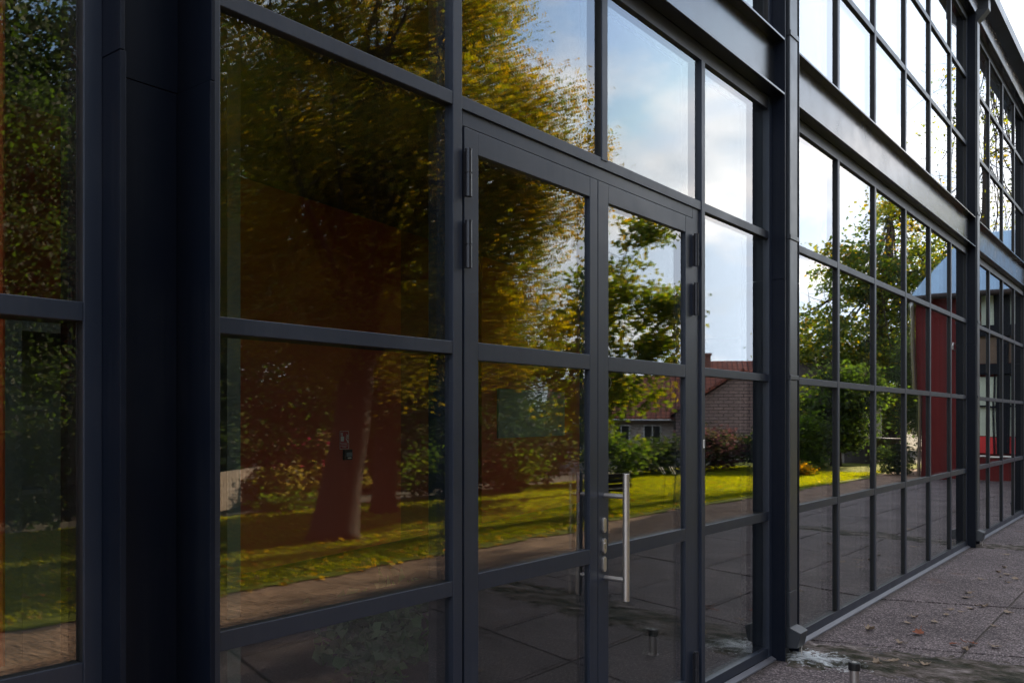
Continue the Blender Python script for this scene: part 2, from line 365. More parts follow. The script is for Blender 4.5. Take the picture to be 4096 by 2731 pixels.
# exposed-aggregate paving; the moss and lime of the drain run are dirt with their own outline
def mat_paving():
    m, n, l, o = new_mat('exposed_aggregate_paving')
    b = pbsdf(n, l, o, (0.2, 0.19, 0.2), 0.8, spec=0.15)
    geo = n.new('ShaderNodeNewGeometry')
    P_ = geo.outputs['Position']
    v = N(n, 'ShaderNodeTexVoronoi'); v.inputs['Scale'].default_value = 105; l.new(P_, v.inputs['Vector'])
    sv = N(n, 'ShaderNodeSeparateColor'); l.new(v.outputs['Color'], sv.inputs[0])
    n1 = N(n, 'ShaderNodeTexNoise'); n1.inputs['Scale'].default_value = 1.3; n1.inputs['Detail'].default_value = 7; n1.inputs['Roughness'].default_value = 0.65; l.new(P_, n1.inputs['Vector'])
    rp0 = N(n, 'ShaderNodeValToRGB')
    e = rp0.color_ramp.elements
    e[0].position = 0.0; e[0].color = (0.052, 0.043, 0.045, 1)
    e[1].position = 1.0; e[1].color = (0.43, 0.355, 0.355, 1)
    x = e.new(0.45); x.color = (0.130, 0.107, 0.110, 1)
    x = e.new(0.8); x.color = (0.200, 0.164, 0.167, 1)
    l.new(sv.outputs[0], rp0.inputs[0])
    mlt = N(n, 'ShaderNodeMixRGB', blend_type='MULTIPLY'); mlt.inputs[0].default_value = 1.0
    rp = N(n, 'ShaderNodeMapRange'); rp.inputs[1].default_value = 0.3; rp.inputs[2].default_value = 0.72; rp.inputs[3].default_value = 0.58; rp.inputs[4].default_value = 1.2
    l.new(n1.outputs['Fac'], rp.inputs[0]); l.new(rp0.outputs[0], mlt.inputs[1]); l.new(rp.outputs[0], mlt.inputs[2])
    # wet moss run: distance from the line that leaves the downpipe shoe
    sp = n.new('ShaderNodeSeparateXYZ'); l.new(P_, sp.inputs[0])
    nw = N(n, 'ShaderNodeTexNoise'); nw.inputs['Scale'].default_value = 5; nw.inputs['Detail'].default_value = 6; nw.inputs['Roughness'].default_value = 0.7; l.new(P_, nw.inputs['Vector'])
    def run(x0, slope, halfw, edge):
        ma = N(n, 'ShaderNodeMath', operation='MULTIPLY_ADD'); ma.inputs[1].default_value = slope; ma.inputs[2].default_value = -x0
        l.new(sp.outputs['Y'], ma.inputs[0])
        su = N(n, 'ShaderNodeMath', operation='ADD'); l.new(ma.outputs[0], su.inputs[0]); l.new(sp.outputs['X'], su.inputs[1])
        nn = N(n, 'ShaderNodeMath', operation='MULTIPLY_ADD'); nn.inputs[1].default_value = 0.28; nn.inputs[2].default_value = -0.14; l.new(nw.outputs['Fac'], nn.inputs[0])
        s2 = N(n, 'ShaderNodeMath', operation='ADD'); l.new(su.outputs[0], s2.inputs[0]); l.new(nn.outputs[0], s2.inputs[1])
        aa = N(n, 'ShaderNodeMath', operation='ABSOLUTE'); l.new(s2.outputs[0], aa.inputs[0])
        mr = N(n, 'ShaderNodeMapRange'); mr.inputs[1].default_value = halfw + edge; mr.inputs[2].default_value = halfw - edge; mr.inputs[3].default_value = 0; mr.inputs[4].default_value = 1
        l.new(aa.outputs[0], mr.inputs[0])
        return mr.outputs[0]
    moss1 = run(5.90, 0.22, 0.27, 0.035)
    moss2 = run(12.25, 0.22, 0.20, 0.06)
    mxm = N(n, 'ShaderNodeMath', operation='MAXIMUM'); l.new(moss1, mxm.inputs[0]); l.new(moss2, mxm.inputs[1])
    nm = N(n, 'ShaderNodeTexNoise'); nm.inputs['Scale'].default_value = 9; nm.inputs['Detail'].default_value = 8; nm.inputs['Roughness'].default_value = 0.7; l.new(P_, nm.inputs['Vector'])
    mc = N(n, 'ShaderNodeValToRGB')
    e = mc.color_ramp.elements
    e[0].position = 0.38; e[0].color = (0.010, 0.011, 0.007, 1)
    e[1].position = 0.72; e[1].color = (0.20, 0.20, 0.18, 1)
    x = e.new(0.52); x.color = (0.030, 0.030, 0.018, 1)
    x = e.new(0.62); x.color = (0.085, 0.072, 0.06, 1)
    l.new(nm.outputs['Fac'], mc.inputs[0])
    mfac = N(n, 'ShaderNodeMath', operation='MULTIPLY'); mfac.inputs[1].default_value = 0.6; l.new(mxm.outputs[0], mfac.inputs[0])
    mm = N(n, 'ShaderNodeMixRGB'); l.new(mfac.outputs[0], mm.inputs[0]); l.new(mlt.outputs[0], mm.inputs[1]); l.new(mc.outputs[0], mm.inputs[2])
    # lime crust by the shoe
    dv = N(n, 'ShaderNodeVectorMath', operation='SUBTRACT'); dv.inputs[1].default_value = (5.80, -0.22, 0.0); l.new(P_, dv.inputs[0])
    ds = N(n, 'ShaderNodeVectorMath', operation='MULTIPLY'); ds.inputs[1].default_value = (1.0, 0.62, 0.0); l.new(dv.outputs[0], ds.inputs[0])
    dl = N(n, 'ShaderNodeVectorMath', operation='LENGTH'); l.new(ds.outputs[0], dl.inputs[0])
    nl = N(n, 'ShaderNodeTexNoise'); nl.inputs['Scale'].default_value = 16; nl.inputs['Detail'].default_value = 8; nl.inputs['Roughness'].default_value = 0.75; l.new(P_, nl.inputs['Vector'])
    la = N(n, 'ShaderNodeMath', operation='MULTIPLY_ADD'); la.inputs[1].default_value = -0.9; la.inputs[2].default_value = 0.46; l.new(nl.outputs['Fac'], la.inputs[0])
    lb = N(n, 'ShaderNodeMath', operation='ADD'); l.new(dl.outputs['Value'], lb.inputs[0]); l.new(la.outputs[0], lb.inputs[1])
    lm = N(n, 'ShaderNodeMapRange'); lm.inputs[1].default_value = 0.175; lm.inputs[2].default_value = 0.13; lm.inputs[3].default_value = 0; lm.inputs[4].default_value = 1; l.new(lb.outputs[0], lm.inputs[0])
    ml = N(n, 'ShaderNodeMixRGB'); ml.inputs[2].default_value = (0.62, 0.64, 0.64, 1); l.new(lm.outputs[0], ml.inputs[0]); l.new(mm.outputs[0], ml.inputs[1])
    # rusty leaf stains
    ns = N(n, 'ShaderNodeTexNoise'); ns.inputs['Scale'].default_value = 2.2; ns.inputs['Detail'].default_value = 3; l.new(P_, ns.inputs['Vector'])
    sr = N(n, 'ShaderNodeMapRange'); sr.inputs[1].default_value = 0.66; sr.inputs[2].default_value = 0.78; sr.inputs[3].default_value = 0; sr.inputs[4].default_value = 0.5; l.new(ns.outputs['Fac'], sr.inputs[0])
    mst = N(n, 'ShaderNodeMixRGB'); mst.inputs[2].default_value = (0.13, 0.06, 0.035, 1); l.new(sr.outputs[0], mst.inputs[0]); l.new(ml.outputs[0], mst.inputs[1])
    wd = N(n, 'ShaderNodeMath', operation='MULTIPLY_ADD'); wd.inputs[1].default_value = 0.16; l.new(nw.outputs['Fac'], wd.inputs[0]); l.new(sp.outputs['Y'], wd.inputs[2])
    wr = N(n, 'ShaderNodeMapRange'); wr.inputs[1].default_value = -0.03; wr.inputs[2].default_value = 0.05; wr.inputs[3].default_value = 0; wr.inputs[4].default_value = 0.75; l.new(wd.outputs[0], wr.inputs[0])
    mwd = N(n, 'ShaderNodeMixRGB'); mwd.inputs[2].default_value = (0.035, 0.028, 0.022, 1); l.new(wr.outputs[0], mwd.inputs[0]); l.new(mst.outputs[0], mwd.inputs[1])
    l.new(mwd.outputs[0], b.inputs['Base Color'])
    rr = N(n, 'ShaderNodeMapRange'); rr.inputs[3].default_value = 0.72; rr.inputs[4].default_value = 0.38; l.new(mxm.outputs[0], rr.inputs[0]); l.new(rr.outputs[0], b.inputs['Roughness'])
    bp = N(n, 'ShaderNodeBump'); bp.inputs['Strength'].default_value = 0.85; bp.inputs['Distance'].default_value = 0.006
    l.new(v.outputs['Distance'], bp.inputs['Height'])
    bp2 = N(n, 'ShaderNodeBump'); bp2.inputs['Distance'].default_value = 0.11
    l.new(mxm.outputs[0], bp2.inputs['Strength']); l.new(nm.outputs['Fac'], bp2.inputs['Height']); l.new(bp.outputs[0], bp2.inputs['Normal'])
    l.new(bp2.outputs[0], b.inputs['Normal'])
    return m
M['paving'] = mat_paving()

# ------------------------------------------------------------------ mesh helpers
class MB:
    def __init__(s):
        s.v = []; s.f = []; s.uv = None
    def add(s, vs, fs):
        k = len(s.v); s.v += [tuple(p) for p in vs]; s.f += [tuple(i + k for i in f) for f in fs]; return s
    def box(s, x0, x1, y0, y1, z0, z1):
        return s.add([(x0, y0, z0), (x1, y0, z0), (x1, y1, z0), (x0, y1, z0), (x0, y0, z1), (x1, y0, z1), (x1, y1, z1), (x0, y1, z1)],
                     [(0, 3, 2, 1), (4, 5, 6, 7), (0, 1, 5, 4), (1, 2, 6, 5), (2, 3, 7, 6), (3, 0, 4, 7)])
    def prism_x(s, prof, x0, x1):            # profile of (y, z), extruded along x
        n = len(prof)
        vs = [(x0, y, z) for y, z in prof] + [(x1, y, z) for y, z in prof]
        fs = [tuple(range(n))[::-1], tuple(range(n, 2 * n))] + [(i, (i + 1) % n, n + (i + 1) % n, n + i) for i in range(n)]
        return s.add(vs, fs)
    def prism_y(s, prof, y0, y1):            # profile of (x, z)
        n = len(prof)
        vs = [(x, y0, z) for x, z in prof] + [(x, y1, z) for x, z in prof]
        fs = [tuple(range(n)), tuple(range(n, 2 * n))[::-1]] + [(i, n + i, n + (i + 1) % n, (i + 1) % n) for i in range(n)]
        return s.add(vs, fs)
    def tube(s, pts, rad, seg=12, cap=True):
        pts = [Vector(p) for p in pts]
        rads = rad if isinstance(rad, (list, tuple)) else [rad] * len(pts)
        rings = []
        ref = None
        for i, p in enumerate(pts):
            d = (pts[min(i + 1, len(pts) - 1)] - pts[max(i - 1, 0)]).normalized()
            if ref is None:
                ref = Vector((1, 0, 0)) if abs(d.x) < 0.9 else Vector((0, 1, 0))
            u = (ref - d * ref.dot(d)).normalized(); w = d.cross(u); ref = u
            rings.append([p + (u * math.cos(a) + w * math.sin(a)) * rads[i] for a in [2 * math.pi * k / seg for k in range(seg)]])
        vs = [q for r_ in rings for q in r_]
        fs = []
        for i in range(len(pts) - 1):
            for k in range(seg):
                fs.append((i * seg + k, i * seg + (k + 1) % seg, (i + 1) * seg + (k + 1) % seg, (i + 1) * seg + k))
        if cap:
            fs.append(tuple(range(seg))[::-1]); fs.append(tuple((len(pts) - 1) * seg + k for k in range(seg)))
        return s.add(vs, fs)
    def quad(s, a, b, c, d):
        return s.add([a, b, c, d], [(0, 1, 2, 3)])
    def build(s, name, mat, parent=None, bevel=0.0, smooth=False, uvs=None):
        me = bpy.data.meshes.new(name)
        me.from_pydata(s.v, [], s.f)
        if uvs is not None:
            ul = me.uv_layers.new(name='UVMap')
            for poly in me.polygons:
                for li in poly.loop_indices:
                    ul.data[li].uv = uvs(Vector(me.vertices[me.loops[li].vertex_index].co), poly)
        if mat:
            me.materials.append(mat)
        if smooth:
            me.polygons.foreach_set('use_smooth', [True] * len(me.polygons))
        me.update()
        ob = bpy.data.objects.new(name, me)
        sc.collection.objects.link(ob)
        if parent:
            ob.parent = parent
        if bevel:
            bv = ob.modifiers.new('bevel', 'BEVEL'); bv.width = bevel; bv.segments = 2; bv.limit_method = 'ANGLE'
        if smooth:
            pass
        return ob

def tag(o, label=None, cat=None, group=None, kind=None):
    if label: o['label'] = label
    if cat: o['category'] = cat
    if group: o['group'] = group
    if kind: o['kind'] = kind
    return o

def empty(name, loc=(0, 0, 0), label=None, cat=None, group=None, rz=0.0):
    o = bpy.data.objects.new(name, None)
    sc.collection.objects.link(o)
    o.location = loc; o.rotation_euler = (0, 0, rz); o.empty_display_size = 0.2
    return tag(o, label, cat, group)

def copy_tree(o, parent=None):
    c = o.copy(); sc.collection.objects.link(c); c.parent = parent
    for ch in list(o.children):
        copy_tree(ch, c)
    return c

def box(name, x0, x1, y0, y1, z0, z1, mat, parent=None, bevel=0.0):
    return MB().box(x0, x1, y0, y1, z0, z1).build(name, mat, parent, bevel)

# ------------------------------------------------------------------ ground
def sheet(name, x0, x1, y0, y1, z, mat):
    return tag(MB().quad((x0, y0, z), (x1, y0, z), (x1, y1, z), (x0, y1, z)).build(name, mat), kind='structure')
sheet('ground', -600, 900, -800, 700, -0.030, M['soil'])
sheet('paving_bed', -14, 25.5, -3.62, 0.10, -0.0085, M['soil'])

pv = MB()
ys = [-3.6, -2.8, -1.9, -0.975, 0.02]
def xline(k):                    # cross joints run slightly oblique to the facade
    return -12.0 + k * 1.02 if k < 18 else None
xj = [-12, -9.9, -7.8, -5.7, -3.6, -1.5, 0.55, 2.55, 4.45, 6.28, 8.10, 10.12, 12.1, 14.1, 16.1, 18.1, 20.1, 22.1, 24.0, 25.48]
g = 0.007
for j in range(len(ys) - 1):
    for i in range(len(xj) - 1):
        sh = lambda y: -0.33 * y
        a0, a1 = xj[i] + 0.012, xj[i + 1] - (0.040 if xj[i + 1] == 8.10 else 0.012)
        b0, b1 = ys[j] + g, ys[j + 1] - g
        if i == len(xj) - 2:
            e0 = e1 = 25.48
        else:
            e0, e1 = a1 + sh(b0), a1 + sh(b1)
        dz = random.uniform(-0.002, 0.002)
        z0, z1 = -0.028, 0.0 + dz
        c0, c1 = a0 + sh(b0), a0 + sh(b1)
        if c0 > e0 - 0.05: continue
        pv.add([(c0, b0, z0), (e0, b0, z0), (e1, b1, z0), (c1, b1, z0), (c0, b0, z1), (e0, b0, z1), (e1, b1, z1), (c1, b1, z1)],
               [(0, 3, 2, 1), (4, 5, 6, 7), (0, 1, 5, 4), (1, 2, 6, 5), (2, 3, 7, 6), (3, 0, 4, 7)])
tag(pv.build('paving', M['paving'], bevel=0.003), kind='structure')
def wavy_strip(name, x0, x1, ya, yb, z, mat, amp=0.12, n=160, seed=1):
    r = np.random.default_rng(seed)
    xs = np.linspace(x0, x1, n)
    def w(): return amp * (np.sin(xs * 0.9 + r.uniform(0, 6)) * .4 + np.sin(xs * 2.7 + r.uniform(0, 6)) * .3 + r.normal(0, .25, n))
    A, B = ya + w(), yb + w()
    m = MB()
    m.v = [(float(x), float(a), z) for x, a in zip(xs, A)] + [(float(x), float(b), z) for x, b in zip(xs, B)]
    m.f = [(i, i + 1, n + i + 1, n + i) for i in range(n - 1)]
    return tag(m.build(name, mat), kind='structure')
wavy_strip('gravel_path', -16, 60, -5.2, -3.55, -0.012, M['gravel'], 0.03, 300, 3)
wavy_strip('lawn', -16, 33, -10.6, -4.78, 0.0, M['turf'], 0.14, 320, 5)

# ------------------------------------------------------------------ the glass building
B = empty('glass_building', (6.0, 4.0, 0.0), 'long dark steel and glass building with double entrance door and square downpipes', 'building')
Bo = Vector((6.0, 4.0, 0.0))
def fix(o):                          # parts are modelled in world coordinates; keep them there
    o.matrix_parent_inverse = Matrix.Translation(-Bo)
    return o
def bpart(mb, name, mat, parent=None, bevel=0.0015, label=None):
    o = mb.build(name, mat, parent or B, bevel)
    if parent is None:
        fix(o)
    if label: o['label'] = label
    return o

Z_HEAD, Z_B0, Z_B1, Z_TOP = 3.735, 3.735, 4.109, 6.64
T1, T2, T3 = (0.930, 0.987), (1.847, 1.895), (2.790, 2.840)
U1, U2 = (5.00, 5.05), (5.84, 5.89)
TIP = -0.09
COLS = [(-1.30, -1.032), (1.107, 1.376), (5.620, 5.888), (12.050, 12.318), (16.720, 16.988), (21.4, 21.668), (25.15, 25.418)]

def column(x0, x1):
    m = MB()
    zs = 2.525
    for z0, z1, t, k in ((0.0, zs - 0.0012, 0.016, 0.0), (zs + 0.0012, Z_TOP, 0.012, 0.0)):
        m.box(x0, x0 + t, TIP, 0.215, z0, z1)
        m.box(x1 - t, x1, TIP, 0.215, z0, z1)
    m.box(x0 + 0.0165, x1 - 0.0165, 0.076, 0.092, 0.0, zs - 0.0015)
    m.box(x0 + 0.0115, x1 - 0.0115, 0.078, 0.094, zs + 0.0015, Z_TOP)
    return bpart(m, 'steel_column', M['steel'])
for c in COLS:
    column(*c)

def beam(x0, x1, z0, z1):
    m = MB()
    t = 0.014
    m.box(x0, x1, TIP + 0.001, 0.24, z0, z0 + t)
    m.box(x0, x1, TIP + 0.001, 0.24, z1 - t, z1)
    xm = (x0 + x1) / 2 + 0.6
    if z0 < 5:                            # web plates butt at a visible seam
        m.box(x0, xm - 0.001, -0.020, -0.006, z0 + t, z1 - t)
        m.box(xm + 0.001, x1, -0.0195, -0.0055, z0 + t, z1 - t)
    else:
        m.box(x0, x1, 0.070, 0.084, z0 + t, z1 - t)
    return bpart(m, 'spandrel_beam', M['steel_beam'])
for a, b in zip(COLS[:-1], COLS[1:]):
    beam(a[1] + 0.0005, b[0] - 0.0005, Z_B0, Z_B1)
eb = MB()
eb.box(-1.30, 25.418, TIP + 0.001, 0.24, Z_TOP + 0.0005, Z_TOP + 0.014)
eb.box(-1.30, 25.418, -0.020, -0.006, Z_TOP + 0.014, 7.0)
eb.box(-1.30, 25.418, TIP + 0.001, 0.24, 7.0, 7.014)
bpart(eb, 'eave_beam', M['steel_beam'])
gt = MB()
gx0, gx1 = -1.6, 25.45
gt.prism_x([(-0.100, 6.845), (-0.262, 6.845), (-0.262, 6.985), (-0.252, 6.985), (-0.252, 6.857), (-0.100, 6.857)], gx0, 6.0)
gt.prism_x([(-0.100, 6.845), (-0.262, 6.845), (-0.262, 6.985), (-0.252, 6.985), (-0.252, 6.857), (-0.100, 6.857)], 6.003, 13.2)
gt.prism_x([(-0.100, 6.845), (-0.262, 6.845), (-0.262, 6.985), (-0.252, 6.985), (-0.252, 6.857), (-0.100, 6.857)], 13.203, gx1)
bpart(gt, 'gutter', M['steel_pipe'])
bpart(MB().box(-1.6, 25.45, -0.098, 10.3, 7.016, 7.12), 'roof', M['steel'])
bpart(MB().box(-1.30, 25.42, 10.1, 10.3, 0, 7.012), 'rear_wall', M['int_dark'])
bpart(MB().box(-1.32, -1.02, 0.26, 10.09, 0, 7.012), 'end_wall', M['int_dark'])
bpart(MB().box(25.10, 25.42, 0.26, 10.09, 0, 7.012), 'end_wall', M['int_dark'])
bpart(MB().box(-1.0, 25.09, 0.27, 10.09, 4.075, 4.25), 'floor_slab', M['int_dark'])
bpart(MB().box(-1.0, 25.09, 0.16, 10.09, -0.02, 0.02), 'interior_floor', M['int_floor'])
fl = MB()
for a, b in zip(COLS[:-1], COLS[1:]):
    fl.prism_x([(0.0, 0.0), (-0.034, 0.002), (-0.032, 0.012), (-0.002, 0.026), (0.0, 0.026)], a[1] + 0.004, b[0] - 0.004)
bpart(fl, 'base_flashing', M['flash'])

pane_n = [0]
def pane(x0, x1, z0, z1, parent, y=0.022, lab=None):
    m = MB(); e = 0.006
    for k, yy in enumerate((y, y + 0.022)):
        m.quad((x0 - e, yy, z0 - e), (x1 + e, yy, z0 - e), (x1 + e, yy, z1 + e), (x0 - e, yy, z1 + e))
    o = m.build('glass_pane', M['glass'], parent)
    # spacer bar of the sealed unit
    return o

def two_tone(o, ysplit=0.0085):
    o.data.materials.append(M['gasket'])
    for p in o.data.polygons:
        if p.center.y > ysplit: p.material_index = 1
    return o
def caps(mb, x0, x1, y0, z0, z1):
    mb.box(x0, x1, y0, 0.008, z0, z1)
    mb.box(x0 + 0.0012, x1 - 0.0012, 0.0081, 0.13, z0 + 0.0012, z1 - 0.0012)
    return mb
def mullion(x0, x1, z0, z1, parent, y0=0.0):
    return two_tone(caps(MB(), x0, x1, y0, z0, z1).build('mullion', M['frame'], parent, 0.002))
def transom(x0, x1, z, parent, y0=0.004):
    return two_tone(caps(MB(), x0 + .0004, x1 - .0004, y0 - .002, z[0], z[1]).build('transom', M['frame'], parent, 0.002))

def glazing(x0, x1, zb, zt, mulls, rows, base, head, edge=0.05, el=None, er=None):
    """frame round one bay of glazing (a part of the building) with its mullions, transoms and panes"""
    el = el or edge; er = er or edge
    f = MB()
    caps(f, x0, x0 + el, 0.0, zb, zt); caps(f, x1 - er, x1, 0.0, zb, zt)
    caps(f, x0 + el, x1 - er, 0.002, zb, zb + base); caps(f, x0 + el, x1 - er, 0.002, zt - head, zt)
    fr = two_tone(bpart(f, 'window_frame', M['frame'], None, 0.002))
    for a, b in mulls:
        mullion(a, b, zb + base, zt - head, fr)
    xs = [x0 + el] + [q for ab in mulls for q in ab] + [x1 - er]
    for i in range(0, len(xs), 2):
        zz = [zb + base] + [q for r_ in rows for q in r_] + [zt - head]
        for r_ in rows:
            transom(xs[i], xs[i + 1], r_, fr)
        for k in range(0, len(zz), 2):
            pane(xs[i], xs[i + 1], zz[k], zz[k + 1], fr)
    return fr

ROWS = [T1, T2, T3]
UROWS = [U1, U2]
ZB = 0.024
# bay at far left
glazing(-1.03, 1.107, ZB, Z_HEAD - 0.002, [(0.010, 0.060)], ROWS, 0.062, 0.085, el=0.05, er=0.047)
glazing(-1.03, 1.107, Z_B1 + 0.002, Z_TOP - 0.002, [(0.010, 0.060)], [], 0.03, 0.07)
# upper bay over the entrance
glazing(1.376, 5.620, Z_B1 + 0.002, Z_TOP - 0.002, [(2.452, 2.503), (3.507, 3.557), (4.565, 4.615)], UROWS, 0.03, 0.07, el=0.075, er=0.045)
m2 = [(6.993, 7.043), (8.012, 8.062), (9.055, 9.105), (10.070, 10.120), (11.090, 11.140)]
glazing(5.888, 12.050, ZB, Z_HEAD - 0.002, m2, ROWS, 0.062, 0.085, el=0.06)
glazing(5.888, 12.050, Z_B1 + 0.002, Z_TOP - 0.002, m2, UROWS, 0.03, 0.07, el=0.06)
m3 = [(13.535, 13.585), (14.615, 14.665), (15.690, 15.740)]
glazing(12.318, 16.720, ZB, Z_HEAD - 0.002, m3, ROWS, 0.062, 0.085)
glazing(12.318, 16.720, Z_B1 + 0.002, Z_TOP - 0.002, m3, UROWS, 0.03, 0.07)
# the run beyond the picture edge, kept simple
for a, b in ((COLS[4][1], COLS[5][0]), (COLS[5][1], COLS[6][0])):
    glazing(a, b, ZB, Z_HEAD - 0.002, [((a + b) / 2 - .025, (a + b) / 2 + .025)], [T2], 0.062, 0.085)
    glazing(a, b, Z_B1 + 0.002, Z_TOP - 0.002, [((a + b) / 2 - .025, (a + b) / 2 + .025)], [], 0.03, 0.07)

# entrance bay: sidelights, overlights and the double door
XA0, XA1 = 1.451, 2.452
XB0, XB1 = 2.503, 4.570
XC0, XC1 = 4.615, 5.575
f = MB()
zt, hd, bs = Z_HEAD - 0.002, 0.085, 0.062
f.box(1.376, XA0, 0.0, 0.13, ZB, zt); f.box(XA1, XB0, 0.0, 0.13, ZB, zt - hd)
f.box(XB1, XC0, 0.0, 0.13, ZB, zt - hd); f.box(XC1, 5.620, 0.0, 0.13, ZB, zt)
f.box(XA0, XC1, 0.004, 0.12, zt - hd, zt)
f.box(XA0, XA1, 0.004, 0.12, ZB, ZB + bs); f.box(XC0, XC1, 0.004, 0.12, ZB, ZB + bs)
f.box(XB0, XB1, 0.004, 0.12, T3[0], T3[1])
# door lining set back behind the transom
f.box(XB0, 2.5205, 0.014, 0.10, ZB, T3[0]); f.box(4.4825, XB1, 0.014, 0.10, ZB, T3[0]); f.box(2.5205, 4.4825, 0.014, 0.10, 2.731, T3[0])
f.box(2.5205, 4.4825, 0.060, 0.115, 2.70, 2.7305)
f.box(XB0, XB1, 0.0, 0.14, 0.002, 0.020)
FR = bpart(f, 'window_frame', M['frame'], None, 0.002, 'frame round the double door and its side windows')
mullion(3.507, 3.557, T3[1] - 0.012, zt - hd, FR, -0.0)
for x0, x1 in ((XA0, XA1), (XC0, XC1)):
    for r_ in ROWS:
        transom(x0, x1, r_, FR)
    zz = [ZB + bs, T1[0], T1[1], T2[0], T2[1], T3[0], T3[1], zt - hd]
    for k in range(0, 8, 2):
        pane(x0, x1, zz[k], zz[k + 1], FR)
pane(XB0, 3.507, T3[1], zt - hd, FR); pane(3.557, XB1, T3[1], zt - hd, FR)
# small sticker on the mullion beside the door
sk = MB().box(4.588, 4.606, -0.0020, 0.0, 1.435, 1.482).build('sticker', M['white'], FR)
skm = MB()
for z in (1.444, 1.452, 1.459, 1.466, 1.473):
    skm.box(4.592, 4.602, -0.0026, -0.0021, z, z + 0.0035)
skm.build('printed_lines', M['ink'], FR)

def door(x0, x1, gx0, gx1, lab):
    y0, y1 = 0.008, 0.068
    zt_, zb_ = 2.7265, 0.024
    rows = [(0.024, 0.150), (0.925, 0.993), (1.831, 1.900), (2.636, zt_)]
    m = MB()
    m.box(x0, gx0, y0, y1, zb_, zt_); m.box(gx1, x1, y0, y1, zb_, zt_)
    for a, b in rows:
        m.box(gx0, gx1, y0 + 0.0006, y1 - .001, a, b)
    d = bpart(m, 'door', M['frame'], None, 0.0018, lab)
    for a, b in ((0, 1), (1, 2), (2, 3)):
        pane(gx0, gx1, rows[a][1], rows[b][0], d, y=0.024)
    return d
D1 = door(2.525, 3.4795, 2.609, 3.414, 'plain left door leaf')
D2 = door(3.4845, 4.4780, 3.577, 4.386, 'right door leaf with the long pull handle')

def hinge(x, zc, parent, h=0.160):
    m = MB()
    r = 0.0135
    m.tube([(x, -0.012, zc + 0.003), (x, -0.012, zc + h / 2)], r, 16)
    m.tube([(x, -0.012, zc - h / 2), (x, -0.012, zc - 0.003)], r, 16)
    m.tube([(x, -0.012, zc - 0.004), (x, -0.012, zc + 0.004)], r * 0.8, 16)
    m.tube([(x, -0.012, zc + h / 2), (x, -0.012, zc + h / 2 + 0.005)], r * 1.08, 16)
    m.box(x - 0.006, x + 0.006, -0.012, 0.010, zc - h / 2 + .004, zc + h / 2 - .004)
    o = m.build('hinge', M['hinge'], parent)
    o.data.polygons.foreach_set('use_smooth', [False] * len(o.data.polygons))
    return o
def zpx(x, yy): return 1.6 + (1675 - yy) * x
for zc in (2.543, 2.269, 0.22):
    hinge(2.5265, zc, D1, 0.178)
for zc in (2.545, 2.270, 0.20):
    hinge(4.4785, zc, D2, 0.178)
# pull handle
h = MB()
hx, hy = 3.545, -0.108
h.tube([(hx, hy, 0.745), (hx, hy, 1.342)], 0.0160, 28)
o = h.build('pull_handle', M['stainless'], D2, 0.001); 
for z in (1.235, 0.843):
    MB().tube([(hx, 0.0085, z), (hx, hy, z)], 0.0115, 20).build('handle_standoff', M['stainless'], D2)
def oval(xc, zc, w, hgt, y0, y1):
    m = MB()
    r = w / 2
    pts = []
    for k in range(13):
        a = math.pi * k / 12
        pts.append((xc + r * math.cos(a), zc + hgt / 2 - r + r * math.sin(a)))
    for k in range(13):
        a = math.pi + math.pi * k / 12
        pts.append((xc + r * math.cos(a), zc - hgt / 2 + r + r * math.sin(a)))
    return m.prism_y(pts[::-1], y0, y1)
for i, z in enumerate((1.095, 0.997, 0.910)):
    lp = oval(3.528, z, 0.027, 0.072, -0.004, 0.0082).build('lock_plate', M['stainless'], D2, 0.0012)
    if i == 1:
        MB().tube([(3.528, -0.0041, z + 0.010), (3.528, -0.0075, z + 0.010)], 0.0065, 18).build('lock_cylinder', M['stainless'], D2)
        MB().box(3.5272, 3.5288, -0.0082, -0.0076, z + 0.005, z + 0.015).build('keyhole', M['ink'], D2)
        MB().box(3.5265, 3.5295, -0.0046, -0.0041, z - 0.014, z + 0.002).build('lock_slot', M['ink'], D2)
# round transparent sticker outline on the door glass
rg = MB()
cx_, cz_, r0_, r1_ = 3.580, 1.775, 0.033, 0.030
ns = 40
A_ = [(cx_ + 0.012 + r0_ * math.cos(2 * math.pi * k / ns), 0.0225, cz_ + r0_ * math.sin(2 * math.pi * k / ns)) for k in range(ns)]
B_ = [(cx_ + 0.012 + r1_ * math.cos(2 * math.pi * k / ns), 0.0225, cz_ + r1_ * math.sin(2 * math.pi * k / ns)) for k in range(ns)]
rg.add(A_ + B_, [(k, (k + 1) % ns, ns + (k + 1) % ns, ns + k) for k in range(ns)])
M['etched'] = simple('frosted_ring', (0.16, 0.14, 0.09), 0.6, 0, 0)
rg.build('sticker', M['etched'], D2)

